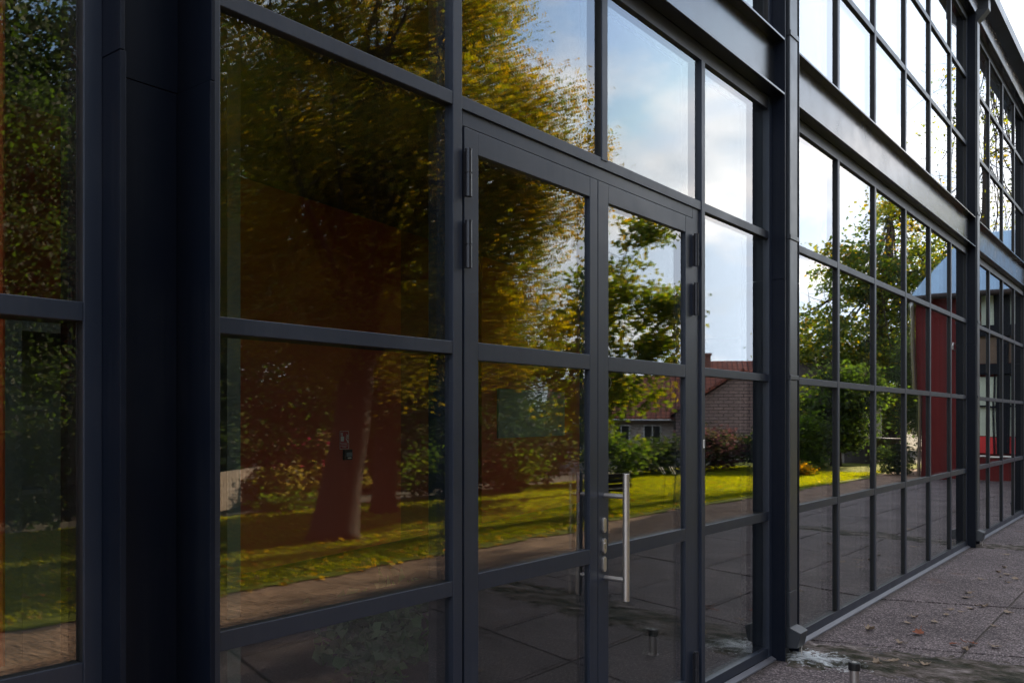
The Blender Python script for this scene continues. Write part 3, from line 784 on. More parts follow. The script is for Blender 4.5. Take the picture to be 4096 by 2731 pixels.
# square downpipes standing in the channels of the columns
def downpipe(xc):
    w = 0.069
    x0, x1 = xc - w, xc + w
    m = MB()
    for z0, z1 in ((0.215, 0.452), (0.4535, 1.862), (1.892, 2.796), (2.826, 4.150), (4.184, 6.560)):
        m.box(x0, x1, -0.100, 0.028, z0, z1)
    # swan neck out to the gutter
    m.prism_x([(-0.100, 6.5605), (0.028, 6.5605), (-0.095, 6.715), (-0.222, 6.690)], x0, x1)
    m.prism_x([(-0.222, 6.6905), (-0.095, 6.7155), (-0.095, 6.8445), (-0.222, 6.8445)], x0, x1)
    d = bpart(m, 'downpipe', M['steel_pipe'], None, 0.004)
    for z0, z1 in ((1.862, 1.892), (2.796, 2.826), (4.150, 4.184)):
        MB().box(x0 - 0.006, x1 + 0.006, -0.107, 0.034, z0, z1).build('pipe_collar', M['steel_pipe'], d, 0.002)
    s = MB()
    s.prism_x([(0.028, 0.2145), (-0.100, 0.2145), (-0.172, 0.186), (-0.148, 0.082), (-0.03, 0.068), (0.028, 0.09)], x0 - .001, x1 + .001)
    s.build('outlet_shoe', M['steel_pipe'], d, 0.004)
    MB().box(x0 + 0.02, x1 - 0.02, -0.05, 0.028, -0.01, 0.074).build('pipe_stub', M['gasket'], d)
    ch = MB()
    ch.tube([(x1 - 0.03, -0.150, 0.12), (x1 - 0.026, -0.142, 0.082), (x1 - 0.022, -0.135, 0.058)], 0.003, 8)
    for k in range(2):
        zc = 0.047 - k * 0.022
        pts = [(x1 - 0.022 + 0.006 * math.cos(a), -0.135, zc + 0.014 * math.sin(a)) for a in [2 * math.pi * q / 12 for q in range(13)]]
        ch.tube(pts, 0.002, 6)
    ch.build('hook_chain', M['stainless'], d)
    return d
for c in (COLS[2], COLS[3], COLS[4], COLS[5]):
    downpipe((c[0] + c[1]) / 2)

# ------------------------------------------------------------------ inside the building
ang = math.atan2(0.172, 0.985)
PW = Vector((5.03, 5.40, 0))
dw = Vector((0.985, 0.172, 0)).normalized()
nw_ = Vector((dw.y, -dw.x, 0))          # towards the glass
def wpt(s, off, z): return PW + dw * s + nw_ * off + Vector((0, 0, z))
def wallbox(s0, s1, o0, o1, z0, z1, m=None):
    m = m or MB()
    m.add([wpt(s0, o1, z0), wpt(s1, o1, z0), wpt(s1, o0, z0), wpt(s0, o0, z0), wpt(s0, o1, z1), wpt(s1, o1, z1), wpt(s1, o0, z1), wpt(s0, o0, z1)],
          [(0, 3, 2, 1), (4, 5, 6, 7), (0, 1, 5, 4), (1, 2, 6, 5), (2, 3, 7, 6), (3, 0, 4, 7)])
    return m
tag(wallbox(-3.2, 3.05, -0.12, 0.0, 0.021, 4.07).build('partition_wall', M['red_wall']), 'long red painted partition wall inside the building behind the side window', 'wall')
tag(wallbox(5.15, 8.9, -0.12, 0.0, 0.021, 4.07).build('partition_wall', M['red_wall']), 'shorter red partition wall inside behind the left door leaf', 'wall')
tag(wallbox(3.052, 4.7, -0.13, -0.02, 0.021, 4.07).build('wall_fade_strip', M['red_fade']), 'added darker red strip painted as the long red partition fading into shade', 'panel')  # added strip, coloured darker so the red wall seems to fade into shade
# fire alarm sign on the red wall
fs = empty('fire_alarm_sign', (0, 0, 0), 'small red fire alarm sign with white hand and flames on the red wall', 'sign')
sx = None
def ray_s(px):                        # where the sight line through a plan bearing meets the wall, used once
    mm = (px - 2048) / 3473.6
    th = R(38.03); rx, ry = math.cos(th) + mm * math.sin(th), math.sin(th) - mm * math.cos(th)
    k = 0.172 / 0.985
    Zz = (5.4 + 2.2 - 5.03 * k) / (ry - rx * k)
    return (Vector((rx * Zz, -2.2 + ry * Zz, 0)) - PW).dot(dw)
s0 = ray_s(1357.5); s1 = ray_s(1393.5)
zt_s, zb_s = 1.456, 1.244
wallbox(s0, s1, 0.002, 0.006, zb_s, zt_s).build('sign_plate', M['sign_red'], fs)
lines = MB()
W_ = s1 - s0
e_ = 0.004
wallbox(s0, s1, 0.0065, 0.0075, zt_s - e_, zt_s, lines); wallbox(s0, s1, 0.0065, 0.0075, zb_s, zb_s + e_, lines)
wallbox(s0, s0 + e_ * 1.3, 0.0065, 0.0074, zb_s + e_, zt_s - e_, lines); wallbox(s1 - e_ * 1.3, s1, 0.0065, 0.0074, zb_s + e_, zt_s - e_, lines)
zm = zb_s + 0.072
wallbox(s0 + .006, s1 - .006, 0.0065, 0.0074, zm, zm + 0.003, lines)
for k, (a, b) in enumerate(((0.14, 0.84), (0.08, 0.92), (0.28, 0.7))):
    wallbox(s0 + W_ * a, s0 + W_ * b, 0.0065, 0.0072, zm - 0.018 - k * 0.018, zm - 0.014 - k * 0.018, lines)
lines.build('border_and_text', M['sign_white'], fs)
ic = MB()
def sq(u0, u1, v0, v1): wallbox(s0 + W_ * u0, s0 + W_ * u1, 0.0065, 0.0073, zt_s - v1, zt_s - v0, ic)
sq(.12, .46, .063, .115); sq(.20, .28, .043, .063); sq(.15, .42, .115, .121)
sq(.13, .33, .019, .024); sq(.13, .33, .042, .046); sq(.13, .17, .024, .042); sq(.29, .33, .024, .042); sq(.21, .25, .028, .038)
for k, (v, u) in enumerate(((.036, .70), (.058, .66), (.085, .63), (.106, .72))):
    for q in range(6):
        t_ = q / 6
        sq(u + .05 * q * (1 - .4 * t_) * .8, u + .05 * q * .8 + .07, v + q * .0045, v + q * .0045 + .0052)
ic.build('pictogram', M['sign_white'], fs)
ap = empty('alarm_call_point', (0, 0, 0), 'small grey and black alarm push box under the fire sign', 'alarm box')
a0, a1 = ray_s(1371), ray_s(1402)
wallbox(a0, a1, 0.002, 0.03, 1.115, 1.235).build('housing', M['ink'], ap)
wallbox(ray_s(1378), ray_s(1400.5), 0.0305, 0.033, 1.155, 1.203).build('call_plate', M['board'], ap)
wallbox(ray_s(1383), ray_s(1397), 0.0305, 0.032, 1.128, 1.144).build('name_plate', M['sign_white'], ap)
# posts, board, shelves
tag(box('steel_post', 2.80, 2.885, 1.98, 2.06, 0.021, 4.07, M['int_grey']), 'slim grey post just inside the side window', 'post')
bd = wallbox(5.62, 8.10, 0.002, 0.03, 1.30, 2.08).build('wall_board', M['board'])
tag(bd, 'large grey blue board on the red wall behind the left door', 'board')
su = empty('shelf_unit', (1.75, 2.1, 0.02), 'tall grey shelf unit inside the leftmost window', 'shelf')
def sub(mb, name, mat, par, loc):
    o = mb.build(name, mat, par, 0.001); o.matrix_parent_inverse = Matrix.Translation(-Vector(loc)); return o
lo = (1.75, 2.1, 0.02)
sub(MB().box(1.58, 1.735, 1.98, 2.45, 0.021, 2.05).box(1.58, 2.25, 2.45, 2.47, 0.021, 2.05), 'side_panel', M['int_grey'], su, lo)
sub(MB().box(1.7355, 2.25, 1.98, 2.449, 2.0, 2.05).box(1.7355, 1.86, 1.98, 2.449, 0.021, 0.93), 'carcass', M['int_grey'], su, lo)
for z in (1.255, 1.64):
    sub(MB().box(1.7355, 1.86, 1.985, 2.448, z, z + 0.022), 'shelf', M['shelf_edge'], su, lo)

cm = MB(); ncv = 90
cp_ = [(0.25 + (1.122 - 0.25) * k / ncv, 0.62 + 0.028 * math.sin(k * 1.05) + .008 * math.sin(k * 2.7)) for k in range(ncv + 1)]
cm.v = [(x, y, 0.03) for x, y in cp_] + [(x, y, 4.05) for x, y in cp_] + [(x, y + .004, 0.03) for x, y in cp_] + [(x, y + .004, 4.05) for x, y in cp_]
q = ncv + 1
cm.f = [(k, k + 1, q + k + 1, q + k) for k in range(ncv)] + [(2 * q + k + 1, 2 * q + k, 3 * q + k, 3 * q + k + 1) for k in range(ncv)]
M['orange'] = simple('orange_red_fabric', (0.48, 0.075, 0.014), 0.85, 0, 0.1)
tag(cm.build('curtain', M['orange'], None, 0, True), 'orange red curtain inside at the far left window', 'curtain')
# potted plant seen through the low pane
pl = empty('potted_plant', (3.15, 1.15, 0.02), 'leafy green potted plant inside behind the low side pane', 'plant')

# ------------------------------------------------------------------ foliage
def leaf_mesh(name, centres, size, cols, droop=0.35, jit=0.25, fold=True):
    """centres (n,3), size scalar/array, cols (n,3): one small folded leaf per centre"""
    n = len(centres)
    d = rng.normal(size=(n, 3)); d[:, 2] -= droop * 2
    d /= np.linalg.norm(d, axis=1, keepdims=True)
    r = rng.normal(size=(n, 3))
    u = np.cross(d, r); u /= np.linalg.norm(u, axis=1, keepdims=True)
    w = np.cross(d, u)
    L = size * (1 + jit * rng.normal(size=n)).clip(0.4, 1.8)
    a = centres
    b = centres + d * L[:, None]
    mid = centres + d * (L * 0.48)[:, None] + w * (L * 0.06)[:, None]
    hw = (L * 0.36)[:, None]
    v = np.empty((n, 4, 3))
    v[:, 0] = a; v[:, 1] = mid + u * hw + w * hw * .3; v[:, 2] = b; v[:, 3] = mid - u * hw + w * hw * .3
    me = bpy.data.meshes.new(name)
    me.vertices.add(n * 4); me.vertices.foreach_set('co', v.reshape(-1).astype(np.float32))
    me.loops.add(n * 4); me.loops.foreach_set('vertex_index', np.arange(n * 4, dtype=np.int32))
    me.polygons.add(n); me.polygons.foreach_set('loop_start', np.arange(0, n * 4, 4, dtype=np.int32))
    me.polygons.foreach_set('loop_total', np.full(n, 4, dtype=np.int32))
    me.update(calc_edges=True)
    ca = me.color_attributes.new('leaf_colour', 'FLOAT_COLOR', 'POINT')
    c4 = np.ones((n, 4, 4), dtype=np.float32); c4[:, :, :3] = cols[:, None, :]
    ca.data.foreach_set('color', c4.reshape(-1))
    me.materials.append(M['leaf'])
    return me

def palette(n, cols, weights, clump_id=None, nclump=1):
    cols = np.array(cols); k = len(cols)
    base = rng.choice(k, size=n, p=np.array(weights) / sum(weights))
    if clump_id is not None:
        cb = rng.choice(k, size=nclump, p=np.array(weights) / sum(weights))
        use = rng.random(n) < 0.6
        base = np.where(use, cb[clump_id], base)
    c = cols[base] * (1 + 0.18 * rng.normal(size=(n, 1)))
    return c.clip(0.004, 0.9)

def crown_points(blobs, per, aniso=.62):
    """blobs: list of (centre, radii, n_clumps, clump_radius); leaves gather in clumps near the outside of each blob"""
    pts, cid = [], []
    k = 0
    for c, rad, nc, cr in blobs:
        for _ in range(nc):
            d = rng.normal(size=3); d /= np.linalg.norm(d)
            rr = rng.random() ** 0.42
            ctr = np.array(c) + d * np.array(rad) * rr
            q = rng.normal(size=(per, 3)) * cr * np.array([1, 1, aniso]) * rng.uniform(.6, 1.25)
            pts.append(ctr + q); cid.append(np.full(per, k)); k += 1
    return np.concatenate(pts), np.concatenate(cid), k

def limb(m, p0, p1, r0, r1, bend=0.25, n=6, seg=8):
    p0, p1 = Vector(p0), Vector(p1)
    L = (p1 - p0).length
    off = Vector((random.uniform(-1, 1), random.uniform(-1, 1), random.uniform(-.4, .9))) * bend * L * .5
    pts = []
    for i in range(n + 1):
        t_ = i / n
        p = p0.lerp(p1, t_) + off * (4 * t_ * (1 - t_)) * .5 + Vector((random.gauss(0, 1), random.gauss(0, 1), random.gauss(0, 1))) * L * .012 * (0 < i < n)
        pts.append(p)
    m.tube(pts, [r0 + (r1 - r0) * (i / n) for i in range(n + 1)], seg)
    return pts

def tree(name, label, base, trunk, blobs, per, leafsize, cols, wts, group=None, droop=0.35, limbs=10, cat='tree', twigs=2, aniso=.62):
    t = empty(name, base, label, cat, group)
    m = MB()
    tp = [Vector(p) for p, r_ in trunk]; tr = [r_ for p, r_ in trunk]
    m.tube(tp, tr, 14)
    top = tp[-1]
    allb = []
    for c, rad, nc, cr in blobs:
        for k in range(max(1 if len(blobs) > 20 else 2, int(limbs * nc / sum(b[2] for b in blobs)))):
            a = random.choice(tp[max(1, len(tp) // 2):])
            d = Vector(rng.normal(size=3)); d.normalize()
            e = Vector(c) + Vector((d.x * rad[0], d.y * rad[1], d.z * rad[2])) * .85
            r0 = tr[-1] * random.uniform(.45, .8)
            ps = limb(m, a, e, r0, 0.012, 0.3)
            for _ in range(twigs):
                q = random.choice(ps[2:-1])
                d2 = Vector(rng.normal(size=3)) * rad[0] * .45
                limb(m, q, q + d2, r0 * .3, 0.006, .3, 4, 5)
    m.build('trunk', M['bark'], t, smooth=True)
    pts, cid, k = crown_points(blobs, per, aniso)
    col = palette(len(pts), cols, wts, cid, k)
    me = leaf_mesh('crown', pts, leafsize, col, droop)
    o = bpy.data.objects.new('crown', me); sc.collection.objects.link(o); o.parent = t
    return t

OLIVE = [(0.17, 0.175, 0.02), (0.27, 0.215, 0.024), (0.34, 0.235, 0.028), (0.10, 0.125, 0.018), (0.38, 0.23, 0.028)]
GREEN = [(0.05, 0.085, 0.014), (0.075, 0.115, 0.018), (0.035, 0.06, 0.012), (0.12, 0.14, 0.02)]
DARK = [(0.020, 0.031, 0.010), (0.028, 0.043, 0.013), (0.016, 0.025, 0.009), (0.042, 0.050, 0.015)]
GOLD = [(0.30, 0.23, 0.02), (0.20, 0.20, 0.022), (0.12, 0.15, 0.018), (0.36, 0.23, 0.025)]

LINDEN = []
lr = np.random.default_rng(5)
ctrs = []
for k in range(4000):
    if len(ctrs) >= 46: break
    d = lr.normal(size=3); d /= np.linalg.norm(d); rr = lr.uniform(.5, 1.0)
    c = np.array((0.25, 0.1, 6.5)) + d * rr * np.array((2.75, 2.45, 4.3))
    if c[2] < 2.4 or any(np.linalg.norm((c - q) / np.array((1, 1, .85))) < 1.05 for q in ctrs): continue
    ctrs.append(c)
for c in ctrs + [np.array(q) for q in ((1.5, 1.6, 3.7), (2.0, 1.5, 4.7), (1.0, 1.5, 2.9), (1.6, 1.9, 5.7), (1.1, 1.6, 6.9), (1.8, 2.1, 4.1), (1.3, 1.2, 4.4), (1.9, 1.2, 3.3), (2.2, 2.2, 5.0), (1.5, 2.0, 2.8), (.3, -.3, 2.9), (1.4, .4, 2.8), (-1.3, .5, 3.0))]:
    LINDEN.append((tuple(c), tuple(lr.uniform(.62, .95, 3) * np.array((1, 1, .85))), 22, .19))
LINDEN.append(((.3, 0, 5.6), (1.9, 1.7, 3.0), 110, .36))
tree('linden_tree', 'big leaning olive gold linden tree with thick trunk on the lawn', (7.79, -6.95, 0),
     [((0, 0, -0.05), .42), ((0.02, 0, .12), .34), ((.12, 0, .7), .28), ((.30, 0, 1.5), .25), ((.42, 0.0, 2.4), .235), ((.55, 0.0, 3.6), .20), ((.6, -.05, 5.0), .15), ((.65, 0, 6.8), .09)],
     LINDEN, 185, 0.052, OLIVE, [3, 3, 2, 2.4, .7], limbs=46, aniso=1.15)
tree('maple_tree', 'slimmer dark green tree standing behind the leaning linden', (10.56, -8.9, 0),
     [((0, 0, -0.05), .28), ((0, 0, .3), .22), ((.05, 0, 1.4), .20), ((.08, 0, 3.0), .16), ((.1, 0, 5.0), .09)],
     [((.2, 0, 3.6), (2.3, 1.8, 1.5), 110, .34), ((0, 0, 6.0), (2.2, 1.8, 1.8), 110, .34), ((.6, .2, 2.2), (1.8, 1.2, .7), 60, .3)],
     240, 0.058, GREEN, [3, 3, 2, 1], limbs=14)
tree('young_tree', 'small broad leaved young tree at the back of the lawn near the cottage', (16.1, -8.0, 0),
     [((0, 0, -0.05), .12), ((.02, 0, 1.2), .09), ((.1, 0, 2.4), .07), ((.3, 0, 3.6), .05), ((.5, 0.1, 4.6), .03)],
     [((-.3, -.3, 3.0), (1.0, 1.1, 1.1), 60, .24), ((.2, .3, 4.3), (1.0, 1.0, .8), 44, .22), ((.62, .80, 5.6), (.5, .55, .5), 18, .18), ((.9, 1.2, 4.1), (.55, .6, .5), 22, .2), ((.8, 1.1, 3.1), (.7, .7, .5), 26, .2), ((-.3, -.2, 1.8), (1.0, .9, .6), 34, .2), ((.5, .5, 2.2), (.8, .8, .5), 22, .2)],
     46, 0.115, [(0.12, 0.165, 0.02), (0.19, 0.20, 0.024), (0.08, 0.115, 0.016), (0.27, 0.22, 0.03)], [3, 2.5, 2, 1.5], limbs=18, droop=.5)
tree('tall_spreading_tree', 'tall spreading yellow green tree at the far end of the path', (52.6, -11.6, 0),
     [((0, 0, -0.05), .7), ((.0, 0, .8), .6), ((.05, 0, 3.4), .5), ((.2, 0, 6.6), .4), ((.3, 0, 10.0), .26), ((.3, 0, 13.5), .12)],
     [((-2.6, -3.0, 5.4), (2.4, 3.2, 2.6), 110, .5), ((-1.6, -1.2, 10.2), (2.4, 2.6, 1.8), 64, .5), ((.5, 0, 13.4), (2.4, 2.2, 1.6), 26, .5), ((2.2, 2.0, 7.2), (2.4, 2.6, 2.4), 60, .55), ((.2, 0, 5.4), (3.0, 2.6, 2.2), 90, .5), ((-.4, -.8, 2.8), (3.2, 4.2, 2.0), 130, .5), ((.8, .6, 9.0), (2.6, 2.8, 1.8), 60, .5), ((2.2, 2.2, 11.4), (2.0, 2.2, 1.6), 26, .5)],
     62, 0.22, GOLD + GREEN[:2], [1.0, 2.2, 3, .4, 2.5, 3], limbs=40, twigs=4)
tree('bright_tree', 'lower bushy green tree in front of the tall spreading tree', (30.6, -7.5, 0),
     [((0, 0, -0.05), .22), ((.0, 0, 1.0), .16), ((.1, 0, 2.2), .12), ((.1, 0, 3.6), .06)],
     [((-.1, 0, 2.3), (1.2, 1.2, 1.0), 60, .28), ((.7, .5, 2.6), (1.2, 1.2, 1.0), 40, .28), ((0, 0, 1.2), (1.3, 1.2, .8), 50, .26)],
     70, 0.13, DARK[:2] + GREEN, [2, 2, 3, 1.5, 2, .4], limbs=14)
tree('wispy_larch', 'tall sparse tree with thin drooping twigs behind the red building', (34.9, -3.6, 0),
     [((0, 0, -0.05), .34), ((0, 0, 3), .28), ((.1, 0, 7), .20), ((.1, 0, 11), .12), ((.1, 0, 15.0), .03)],
     [((0, 0, 8.2), (2.4, 2.2, 2.0), 54, .32), ((0, 0, 11.2), (2.2, 2.2, 2.0), 50, .32), ((0, 0, 13.8), (1.7, 1.8, 1.8), 34, .3)],
     17, 0.11, GOLD[:3] + DARK[:1], [1, 3, 3, 2], limbs=64, twigs=5)
tree('added_shade_tree', 'added unseen leafy tree behind the red building that shades the paving', (33.0, 0.3, 0),  # invented tree out of view, added to cast shade on the paving
     [((0, 0, -0.05), .4), ((0, 0, 2), .32), ((.1, 0, 5), .22), ((.1, 0, 9), .1)],
     [((0, 0, 7.0), (2.2, 2.4, 2.0), 90, .45), ((0, 0, 9.8), (2.0, 2.3, 1.7), 90, .45), ((0, 0.1, 11.2), (1.4, 1.6, .8), 40, .4)],
     70, 0.20, GREEN, [3, 3, 2, 1], limbs=16)

# background trees close the garden on the north side
for i, (x, y, s, label) in enumerate([
        (2.5, -14.0, 1.0, 'dark background tree behind the left end of the lawn'),
        (7.0, -16.5, 1.15, 'tall dark background tree behind the picket fence'),
        (12.0, -17.0, 1.05, 'dark background tree left of the cottage'),
        (17.5, -17.5, 0.9, 'low dark background tree touching the cottage garden'),
        (-3.5, -12.0, 1.1, 'dark tree at the left end of the garden'),
        (-8.0, -9.0, 1.1, 'dark tree beyond the end of the paving'),
        (43.5, -7.2, 0.72, 'dark tree between the shed and the red building'),
        (4.8, -13.0, 0.95, 'dark tree standing just behind the picket fence end'),
        (9.6, -14.2, 1.0, 'dark tree behind the straw coloured shrub'),
        (14.4, -13.6, 0.8, 'dark tree behind the large dark shrub'),
        (-0.5, -12.5, 1.1, 'dark tree behind the mid green bush'),
        (19.5, -15.0, 0.75, 'dark tree beside the left end of the cottage wing'),
        (21.5, -19.0, 0.8, 'dark tree half hidden behind the left end of the back border'),
        (10.5, -21.0, 1.7, 'farthest dark tree behind the picket fence'),
        (16.0, -24.0, 1.2, 'farthest dark tree behind the middle of the back border'),
        (23.6, -16.6, 0.78, 'dark tree filling the gap left of the cottage wing'),
        (47.5, -8.2, 0.8, 'dark tree behind the pale bin by the shed'),
        (-2.0, -17.5, 1.2, 'farthest dark tree at the left end of the garden'),
        (4.0, -19.0, 1.6, 'farthest dark tree behind the left lawn')]):
    if i == 0:
        bt = tree('garden_tree', label, (0, 0, 0),
                  [((0, 0, -0.05), .3), ((0, 0, 1.2), .24), ((.1, 0, 3), .18), ((.1, 0, 5), .1)],
                  [((0, 0, 2.0), (2.8, 1.8, 1.4), 60, .42), ((0, 0, 4.4), (2.6, 2.0, 1.7), 70, .42), ((.2, 0, 6.6), (1.8, 1.5, 1.3), 40, .4)],
                  230, 0.085, DARK + GREEN[:1], [3, 3, 2, 1, 2], 'trees closing the garden', limbs=12)
        o = bt
    else:
        o = copy_tree(bt)
        o['label'] = label
    o.location = (x, y, 0); o.scale = (s * (1.35 if y < -13.2 else 1), s * 1.1, s); o.rotation_euler = (0, 0, i * 1.3 % .6)

def shrub(name, label, base, rad, n, per, cr, size, cols, wts, group='shrubs along the back of the lawn', droop=-.1, stems=5):
    t = empty(name, base, label, 'shrub', group)
    m = MB()
    for k in range(stems):
        a = random.uniform(0, 6.28)
        limb(m, (0.05 * math.cos(a), 0.05 * math.sin(a), -.03), (rad[0] * .6 * math.cos(a), rad[1] * .6 * math.sin(a), rad[2] * 1.3), .015, .004, .2, 4, 5)
    m.build('stems', M['bark'], t)
    pts, cid, k = crown_points([((0, 0, rad[2]), rad, n, cr)], per)
    pts[:, 2] = np.abs(pts[:, 2]) + .02
    me = leaf_mesh('foliage', pts, size, palette(len(pts), cols, wts, cid, k), droop)
    o = bpy.data.objects.new('foliage', me); sc.collection.objects.link(o); o.parent = t
    return t
STRAW = [(0.16, 0.13, 0.035), (0.09, 0.09, 0.022), (0.22, 0.16, 0.05)]
PURPLE = [(0.06, 0.03, 0.035), (0.045, 0.035, 0.02), (0.09, 0.045, 0.05)]
for sp_ in [
    ('shrub', 'straw coloured ornamental shrub beside the picket fence', (11.0, -11.4, 0), (1.3, .6, .34), 30, 50, .2, .10, STRAW, [3, 3, 2]),
    ('shrub', 'green shrub at the foot of the picket fence', (9.9, -10.6, 0), (.8, .35, .10), 18, 50, .13, .08, GREEN, [3, 3, 2, 1]),
    ('shrub', 'pink flowering shrub between the two lawn trees', (11.6, -12.0, 0), (1.0, .7, .62), 26, 50, .2, .09, [(0.30, 0.05, 0.09), (0.06, 0.07, 0.02), (0.10, 0.08, 0.03)], [2, 3, 3]),
    ('shrub', 'grassy green shrub right of the slim tree', (13.2, -10.2, 0), (1.2, .5, .42), 28, 60, .2, .10, GREEN, [3, 3, 2, 2]),
    ('shrub', 'large dark shrub in the middle of the back border', (16.0, -10.2, 0), (1.7, .8, .85), 44, 60, .25, .11, DARK, [3, 3, 2, 2]),
    ('shrub', 'bright green clump of tall grass in the back border', (15.2, -9.6, 0), (.75, .4, .42), 22, 60, .16, .11, GREEN + STRAW[:1], [3, 3, 1, 3, 1]),
    ('shrub', 'rounded green bush in front of the cottage wing', (19.0, -9.4, 0), (1.1, .7, .62), 34, 60, .22, .10, GREEN, [3, 3, 2, 1]),
    ('shrub', 'dark low hedge bush below the cottage wing', (21.6, -9.6, 0), (1.5, .7, .50), 40, 60, .22, .10, DARK, [3, 3, 2, 2]),
    ('shrub', 'purple leaved hedge bush below the brick gable', (24.4, -9.2, 0), (1.6, .7, .60), 44, 60, .22, .10, PURPLE + DARK[:1], [3, 2, 2, 2]),
    ('shrub', 'dark green hedge bush right of the purple hedge', (26.6, -8.6, 0), (1.5, .7, .48), 44, 60, .22, .10, DARK + GREEN[:1], [3, 3, 2, 2, 1]),
    ('shrub', 'orange flowering border plant at the far lawn edge', (24.9, -6.7, 0), (.8, .35, .15), 26, 50, .1, .07, [(0.42, 0.20, 0.02), (0.30, 0.20, 0.03), (0.10, 0.13, 0.02)], [3, 2, 2]),
    ('shrub', 'tall dense green bush at the far end of the lawn', (27.9, -7.6, 0), (1.1, .8, .95), 46, 60, .25, .12, GREEN, [3, 3, 3, 0.5]),
    ('shrub', 'dark bush beside the corner of the red building', (26.3, -4.5, 0), (.5, .6, .45), 24, 50, .18, .09, DARK + GREEN[:1], [3, 2, 2, 1, 1]),
    ('shrub', 'dark bush left of the shed', (31.5, -8.6, 0), (1.3, .8, .8), 34, 60, .25, .12, DARK, [3, 3, 2, 2]),
    ('shrub', 'dark bush at the left end of the back border', (5.4, -11.0, 0), (1.6, .8, .8), 40, 60, .25, .11, DARK, [3, 3, 2, 2]),
    ('shrub', 'mid green bush behind the left lawn', (1.5, -10.6, 0), (1.8, .8, .9), 44, 60, .25, .11, DARK + GREEN[:2], [3, 2, 2, 1, 2, 2]),
    ('shrub', 'dark bush behind the paving end', (-3.0, -9.6, 0), (1.8, .9, 1.0), 44, 60, .25, .12, DARK, [3, 3, 2, 2]),
]:
    shrub(*sp_)

hb = shrub('hedge_bush', 'dark dense hedge bush in the row behind the back border', (6.0, -13.0, 0), (1.25, .8, .95), 60, 60, .24, .11, DARK, [3, 3, 2, 2], 'hedge bushes behind the back border')
for i in range(1, 11):
    o = copy_tree(hb); o.location = (6.0 + 1.55 * i, -13.0 - .25 * math.sin(i * 2.1), 0); o.rotation_euler = (0, 0, .4 * math.sin(i * 3.3)); o.scale = (1, 1, 1.0 + .12 * math.sin(i * 1.7))
# potted plant parts
pm = MB(); pm.tube([(0, 0, 0), (0, 0, .26)], [.11, .15], 20)
pm.build('pot', M['pot'], pl)
pts, cid, k = crown_points([((0, 0, .48), (.36, .3, .22), 26, .08)], 30)
o = bpy.data.objects.new('foliage', leaf_mesh('foliage', pts, .075, palette(len(pts), [(0.10, 0.19, 0.08), (0.16, 0.26, 0.12), (0.06, 0.12, 0.05)], [2, 2, 1]), .2))
sc.collection.objects.link(o); o.parent = pl

# grass blades and leaf litter on the lawn
n = 110000
gx = rng.uniform(0.5, 27, n); gy = rng.uniform(-10.4, -4.95, n)
pts = np.stack([gx, gy, np.full(n, 0.0)], 1)
me = leaf_mesh('grass', pts, 0.034, palette(n, [(0.19, 0.21, 0.018), (0.26, 0.245, 0.022), (0.13, 0.16, 0.016)], [2, 2, 1]), droop=-1.4)
o = bpy.data.objects.new('grass', me); sc.collection.objects.link(o)
tag(o, 'short green lawn grass beyond the gravel path', 'grass', kind='stuff')
n = 3900
gx = np.concatenate([rng.normal(7.5, 2.8, n - 700), rng.uniform(0, 24, 700)]); gy = rng.uniform(-10.2, -4.7, n)
pts = np.stack([gx, gy, rng.uniform(0.008, 0.03, n)], 1)
me = leaf_mesh('leaf_litter', pts, 0.05, palette(n, [(0.36, 0.23, 0.035), (0.26, 0.13, 0.035), (0.36, 0.28, 0.07)], [2, 1, 1]), droop=0.0)
o = bpy.data.objects.new('leaf_litter', me); sc.collection.objects.link(o)
tag(o, 'golden fallen leaves strewn over the lawn under the linden', 'leaf litter', kind='stuff')

# ------------------------------------------------------------------ garden things
pf = empty('picket_fence', (9.0, -11.2, 0), 'low pale picket fence at the back left of the lawn', 'fence')
pa, pb = Vector((6.6, -9.55, 0)), Vector((10.25, -12.1, 0))
dv = (pb - pa).normalized(); nv = Vector((-dv.y, dv.x, 0)); Lf = (pb - pa).length
m = MB()
def fbox(mb, s0, s1, o0, o1, z0, z1):
    q = [pa + dv * s + nv * o for s, o in ((s0, o0), (s1, o0), (s1, o1), (s0, o1))]
    mb.add([(*p.xy, z0) for p in q] + [(*p.xy, z1) for p in q], [(0, 3, 2, 1), (4, 5, 6, 7), (0, 1, 5, 4), (1, 2, 6, 5), (2, 3, 7, 6), (3, 0, 4, 7)])
k = 0.0
while k < Lf:
    fbox(m, k, k + 0.035, 0, 0.018, 0.05, 0.72); k += 0.07
def fpart(mb, name):
    o = mb.build(name, M['wood_fence'], pf); o.matrix_parent_inverse = Matrix.Translation((-9.0, 11.2, 0)); return o
fpart(m, 'pickets')
for z in (0.14, 0.58):
    m = MB(); fbox(m, 0, Lf, -0.03, -0.001, z, z + 0.07); fpart(m, 'rail')
for s in (0.0, Lf / 2, Lf - .08):
    m = MB(); fbox(m, s, s + .08, -0.11, -0.031, -0.03, 0.78); fpart(m, 'post')

bn = empty('park_bench', (12.15, -5.35, 0), 'dark timber bench with grey iron legs at the front of the lawn', 'bench', rz=0.15)
m = MB()
for k in range(4): m.box(-.40, .40, -.20 + k * .105, -.20 + k * .105 + .085, .40, .432)
m.build('seat', M['bench'], bn, .004)
m = MB()
for k in range(3): m.box(-.40, .40, .235, .262, .45 + k * .085, .45 + k * .085 + .065)
m.build('backrest', M['bench'], bn, .004)
for x in (-.36, .31):
    m = MB()
    m.box(x, x + .05, -.20, -.155, 0, .3995); m.box(x, x + .05, -.155, .22, .36, .3995); m.box(x, x + .05, .22, .2345, 0, .70)
    m.build('leg', M['bench_leg'], bn)

